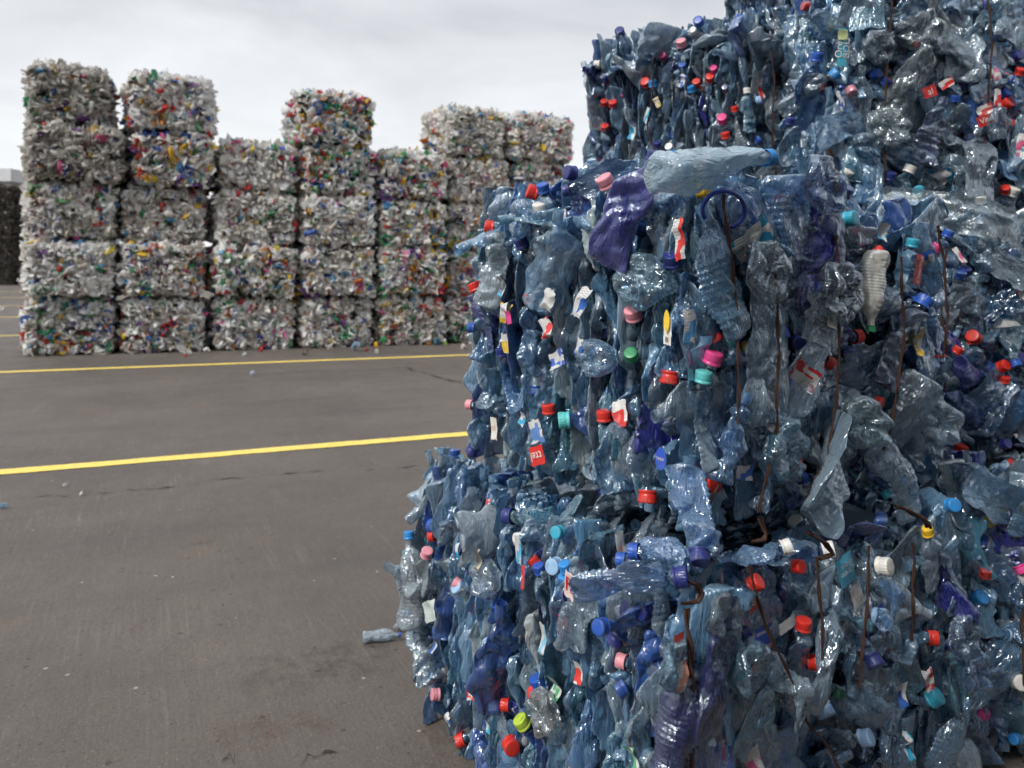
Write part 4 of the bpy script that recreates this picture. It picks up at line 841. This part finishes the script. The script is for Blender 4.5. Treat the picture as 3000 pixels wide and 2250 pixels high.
def scrap_bale(name, label, group, o, e, nrm_out, w, d, z0, h, seed, dens=1.0, colset=SCOL, tone=1.0, nind=30, lean=0., wires=4):
    """o: front left bottom corner, e: along the front, nrm_out: towards the viewer"""
    r = np.random.RandomState(seed); mid = o + e * w / 2 - nrm_out * d / 2; base = np.array([mid[0], mid[1], z0]); root = empty(name, base); tag(root, label, 'bale', group)
    ms = Mass(); up = np.array([0, 0, 1.])
    faces = [(o, e, w, up, h, nrm_out, 640), (o + e * w, -nrm_out, d, up, h, e, 230), (o, -nrm_out, d, up, h, -e, 260), (o, e, w, -nrm_out, d, up, 420), (o - nrm_out * d, e, w, up, h, -nrm_out, 260)]
    k0 = 0
    for fi, (p0, u, lu, v, lv, n, cnt) in enumerate(faces):
        for k in range(int(cnt * dens * (lu * lv / (.88 if fi == 0 else lu * lv)))):
            a, b = r.rand(2); a = .02 + .96 * a if fi != 4 else -.1 + 1.2 * a; p = p0 + u * lu * a + v * lv * b + up * z0 if fi != 3 else p0 + u * lu * a + v * lv * b + up * (z0 + h)
            rd = .05 * max(0, 1 - min(a, 1 - a) * lu / .07) ** 2 + .06 * max(0, 1 - min(b, 1 - b) * lv / .06) ** 2
            p = p + n * (r.uniform(-.04, .014 if fi not in (1, 2) else (-.025 if a < .35 else .03)) - rd + .03 * vnoise(p[None] * 2.3, seed)[0])
            if fi != 3: p[2] = min(max(p[2], z0 + .068), z0 + h - .06)
            i = r.randint(len(PIECES)); x, y, z = rand_rot(r, n, .42); M = basis(x, y, z, p, r.uniform(.8, 1.2) if r.rand() < .7 else r.uniform(1.2, 1.65))
            c = np.array(pick(r, colset)) * r.uniform(.75, 1.1) * tone
            if fi == 0 and k0 < nind and r.rand() < .35 and c.max() > .3 * tone:
                k0 += 1; M[:3, 3] += n * .012 - base; ob = obj('plastic_container', PME[i], root, M, (*np.clip(np.array(pick(r, BRIGHT)) * tone, 0, .85), 1)); continue
            ms.add(*PIECES[i], M, (*np.clip(c, 0, .87), 1))
    ii = .075; P = np.array([[o + e * (w * a_) - nrm_out * (d * b_) for b_ in (ii / d, 1 - ii / d)] for a_ in (ii / w, 1 - ii / w)])
    V = np.array([P[0, 0], P[1, 0], P[1, 1], P[0, 1]] * 2); V[:4, 2] = z0 + .02; V[4:, 2] = z0 + h - .06
    ms.add(V, box((0, 0, 0), (1, 1, 1))[1], np.eye(4), (.05, .045, .04, 1))  # dark box: the shade in the gaps between bales is its colour
    tag(obj('compressed_plastic', ms.mesh('compressed_plastic', SCR_A, base), root), kind='stuff')
    for k in range(wires):
        t = (k + .5) / wires + r.uniform(-.03, .03); pts = [o + e * (w * t + r.normal(0, .006)) + nrm_out * r.uniform(.015, .03) + up * (z0 + h * q) for q in np.linspace(.02, .98, 6)]
        V, Q = tube(pts, .0035, 5); obj('binding_wire', quad_mesh('binding_wire', V - base, Q, mat=WIREF), root)
    return root
P0 = ground(60, 1045); P0[2] = 0
def along(px):                                            # where a picture column meets the foot of the wall
    d = ray(px, 1030); k = d[0] / d[1]; return (P0[0] - k * P0[1]) / (k * row_dir[1] - row_dir[0])
HL = .735
WG = 'bales of mixed plastic stacked in the far wall'
cols = [(55, 338), (345, 604), (618, 868), (874, 1098), (1102, 1303), (1310, 1490), (1496, 1665)]
ORD = ['first', 'second', 'third', 'fourth', 'fifth', 'sixth', 'seventh']
LV = ['on the ground', 'second up', 'third up', 'fourth up', 'topmost']
special = {(0, 4): (52, 312, 'topmost bale of mixed plastic on the leftmost column, with an orange scrap'), (0, 3): (52, 356, 'wide bale with green film under the topmost bale of the leftmost column'),
           (1, 4): (355, 617, 'tall topmost pale bale with a red scrap, on the second column from the left'), (1, 3): (372, 622, 'pale bale below the topmost one of the second column from the left'),
           (2, 3): (632, 866, 'bale standing alone against the sky on the third column, nothing above'), (3, 4): (852, 1086, 'colourful small bale alone against the sky on the fourth column'),
           (3, 3): (874, 1096, 'bale with green film under the colourful lone bale'), (5, 4): (1292, 1472, 'topmost white bale of the far right pair against the sky'), (6, 4): (1478, 1668, 'topmost bale at the right end of the wall, partly behind blue bottles')}
rr = random.Random(5)
def varied(k): return SCOL[:4] + [(c, w * k) for c, w in SCOL[4:]]
def yawed(w):
    m = rot((0, 0, 1), w); return m @ row_dir, m @ row_n
for ci, (xa, xb) in enumerate(cols):
    for lv in range(5 if ci in (0, 1, 3, 5, 6) else 4):
        a, b = xa, xb; lab = f'mixed plastic bale {LV[lv]}, {ORD[ci]} column from the left of the far wall'
        if (ci, lv) in special: a, b, lab = special[(ci, lv)]
        ta, tb = along(a), along(b)
        scrap_bale('plastic_bale', lab, WG, P0 + row_dir * (ta + .065) + row_n * (rr.uniform(-.08, .08) if lv else 0), *yawed(rr.uniform(-.03, .03)), tb - ta - .13, 1.05, lv * HL + (.03 if lv else 0), HL - .06 + (.045 if lv == 4 else 0), 100 + ci * 10 + lv,
                   dens=1.0, tone=rr.uniform(.78, .86) if (ci, lv) in ((0, 4), (0, 3)) else rr.uniform(1.14, 1.32), colset=varied(.45 if (ci, lv) in ((0, 4), (0, 3), (1, 4), (0, 2)) else 1.7 if (ci, lv) in ((3, 4), (3, 3)) else rr.uniform(.35, 1.45)))
# farther stacks and the hall beyond
BROWN_SHADED = [((.10, .09, .08), .5), ((.16, .14, .125), .3), ((.30, .28, .26), .08), ((.06, .055, .05), .12)]  # brown-grey with the shade on the distant stack painted in
for lv in range(6):
    o_ = np.array([-23.9, 34.6, 0.]); scrap_bale('plastic_bale', f'dark brown bale {["on the ground", "second up", "third up", "fourth up", "fifth up", "on top"][lv]} in the distant stack at the left edge', 'dark bales in the distant stack', o_ + (0, 0, 0), np.array([1., 0, 0]), np.array([0, -1., 0]), 1.75, 1.1, lv * HL, HL - .02, 300 + lv, dens=.6, colset=BROWN_SHADED, nind=8, wires=2)
hall = empty('warehouse', (-60, 64, 0)); tag(hall, 'pale grey hall with a flat roof edge behind the dark distant bales', 'building')
V, Q = box((-22, -8, 0), (24, 8, 6.6)); obj('wall', quad_mesh('wall', V, Q, mat=simple_mat('grey_cladding', (.42, .43, .44), .6, .08, 3), smooth=False), hall)
V, Q = box((-22.4, -8.4, 6.6), (24.4, 8.4, 7.5)); obj('roof', quad_mesh('roof', V, Q, mat=simple_mat('pale_roof', (.55, .56, .57), .6, .06, 3), smooth=False), hall)
for k in range(6): V, Q = box((-18 + k * 7, -8.06, 0), (-14 + k * 7, -8.003, 4.2)); obj('door', quad_mesh('door', V, Q, mat=simple_mat('shutter_grey', (.22, .23, .25), .5, .1, 3), smooth=False), hall)

# ------------------------------------------------------------------ litter on the ground
def litter(name, label, cat, px, py, piece, col, sc=1.0, tilt=.5):
    r = np.random.RandomState(int(px * 7 + py)); p = ground(px, py); P, Q = PIECES[piece]; x, y, z = rand_rot(r, np.array([0, 0, 1.]), tilt); M = basis(x, y, z, (0, 0, 0), sc)
    V = P @ M[:3, :3].T; V[:, 2] -= V[:, 2].min() - .001
    o = obj(name, quad_mesh(name, V, Q, mat=SCR_O), None, basis((1, 0, 0), (0, 1, 0), (0, 0, 1), (p[0], p[1], .001)), (*col, 1)); tag(o, label, cat, 'litter on the concrete')
WHT = (.74, .73, .70)
litter('plastic_scrap', 'long white crumpled scrap by the foot of the second column of the far wall', 'scrap', 528, 1035, 3, WHT, 1.3); litter('plastic_scrap', 'white and upright scrap beside a red one before the far wall', 'scrap', 553, 1040, 1, WHT, .7)
litter('plastic_scrap', 'small red scrap touching a white one before the far wall', 'scrap', 543, 1045, 5, (.55, .04, .03), .6); litter('plastic_scrap', 'white flat scrap before the dark gap of the far wall', 'scrap', 607, 1034, 4, WHT, .7)
litter('plastic_scrap', 'pale scrap lying between the third column and the yellow line', 'scrap', 713, 1043, 5, (.55, .58, .62), .7); litter('plastic_scrap', 'red scrap at the foot of the third column', 'scrap', 765, 1031, 2, (.55, .04, .03), .7)
litter('plastic_scrap', 'dark brown crumpled rag nearest the yellow line', 'scrap', 901, 1041, 3, (.10, .045, .035), 1.1); litter('plastic_scrap', 'white scrap right of the brown rag close to the yellow line', 'scrap', 1104, 1036, 1, WHT, .55)
litter('plastic_scrap', 'small red scrap right of the blue-grey one at the foot of the wall', 'scrap', 1073, 1029, 5, (.6, .05, .05), .6); litter('plastic_scrap', 'blue-grey flat scrap at the foot of the fourth column', 'scrap', 1037, 1028, 4, (.20, .30, .38), 1.1)
litter('plastic_scrap', 'yellow scrap at the foot of the fifth column', 'scrap', 1102, 1019, 2, (.75, .48, .05), .8); litter('plastic_scrap', 'lime green scrap at the foot of the wall near its right end', 'scrap', 1303, 1010, 3, (.40, .60, .12), 1.1)
litter('plastic_scrap', 'blue scrap at the foot of the wall beside the lime green one', 'scrap', 1275, 1011, 4, (.06, .25, .42), 1.0); litter('plastic_scrap', 'pale flat scrap at the right end before the far wall', 'scrap', 1355, 1023, 4, (.66, .62, .58), .8)
litter('plastic_scrap', 'white stretched scrap at the foot of the fourth column', 'scrap', 968, 1026, 0, WHT, .8); litter('plastic_scrap', 'small white scrap at the foot of the third column of the far wall', 'scrap', 805, 1031, 4, (.6, .6, .58), .8)
litter('plastic_scrap', 'orange scrap at the foot of the wall beside the lime green and blue ones', 'scrap', 1258, 1012, 2, (.7, .22, .05), .6); litter('plastic_scrap', 'tiny bluish scrap on bare concrete between the two near yellow lines', 'scrap', 733, 1104, 4, (.5, .56, .7), .45)
litter('plastic_scrap', 'tiny white scrap on the concrete, lower of two below the near yellow line', 'scrap', 240, 1452, 4, (.66, .66, .66), .2); litter('plastic_scrap', 'tiny white scrap below the near yellow line, upper of two', 'scrap', 188, 1428, 4, (.66, .66, .66), .18)
litter('plastic_scrap', 'white scrap far out between distant yellow lines at the left edge', 'scrap', 8, 912, 3, (.66, .66, .66), 1.8); litter('plastic_scrap', 'blue crumpled scrap at the left edge of the near concrete', 'scrap', 6, 1490, 3, (.25, .42, .55), .55)
def loose(label, px, py, i, col, sc, yaw, cap=None):
    p = ground(px, py); c, s_ = math.cos(yaw), math.sin(yaw); M = basis((s_, -c, 0), (0, 0, 1), (c, s_, 0), (0, 0, 0), sc); V = LOWB[i][0] @ M[:3, :3].T; M[:3, 3] = (p[0], p[1], -V[:, 2].min() + .002)
    o = obj('crushed_bottle', BOT[i], None, M, (*col, .15)); tag(o, label, 'bottle', 'loose bottles on the concrete')
    if cap: obj('cap', CAP, o, NECK[i], (*CAPC[cap], 1))
loose('crumpled pale bottle with dark blue cap lying on the concrete left of the lowest bale', 1118, 1880, 24, (.66, .76, .84), .42, .15, 'blue')
loose('clear crushed bottle leaning at the foot of the lowest bale, behind the pale one', 1180, 1840, 8, (.55, .62, .68), .5, 1.2)
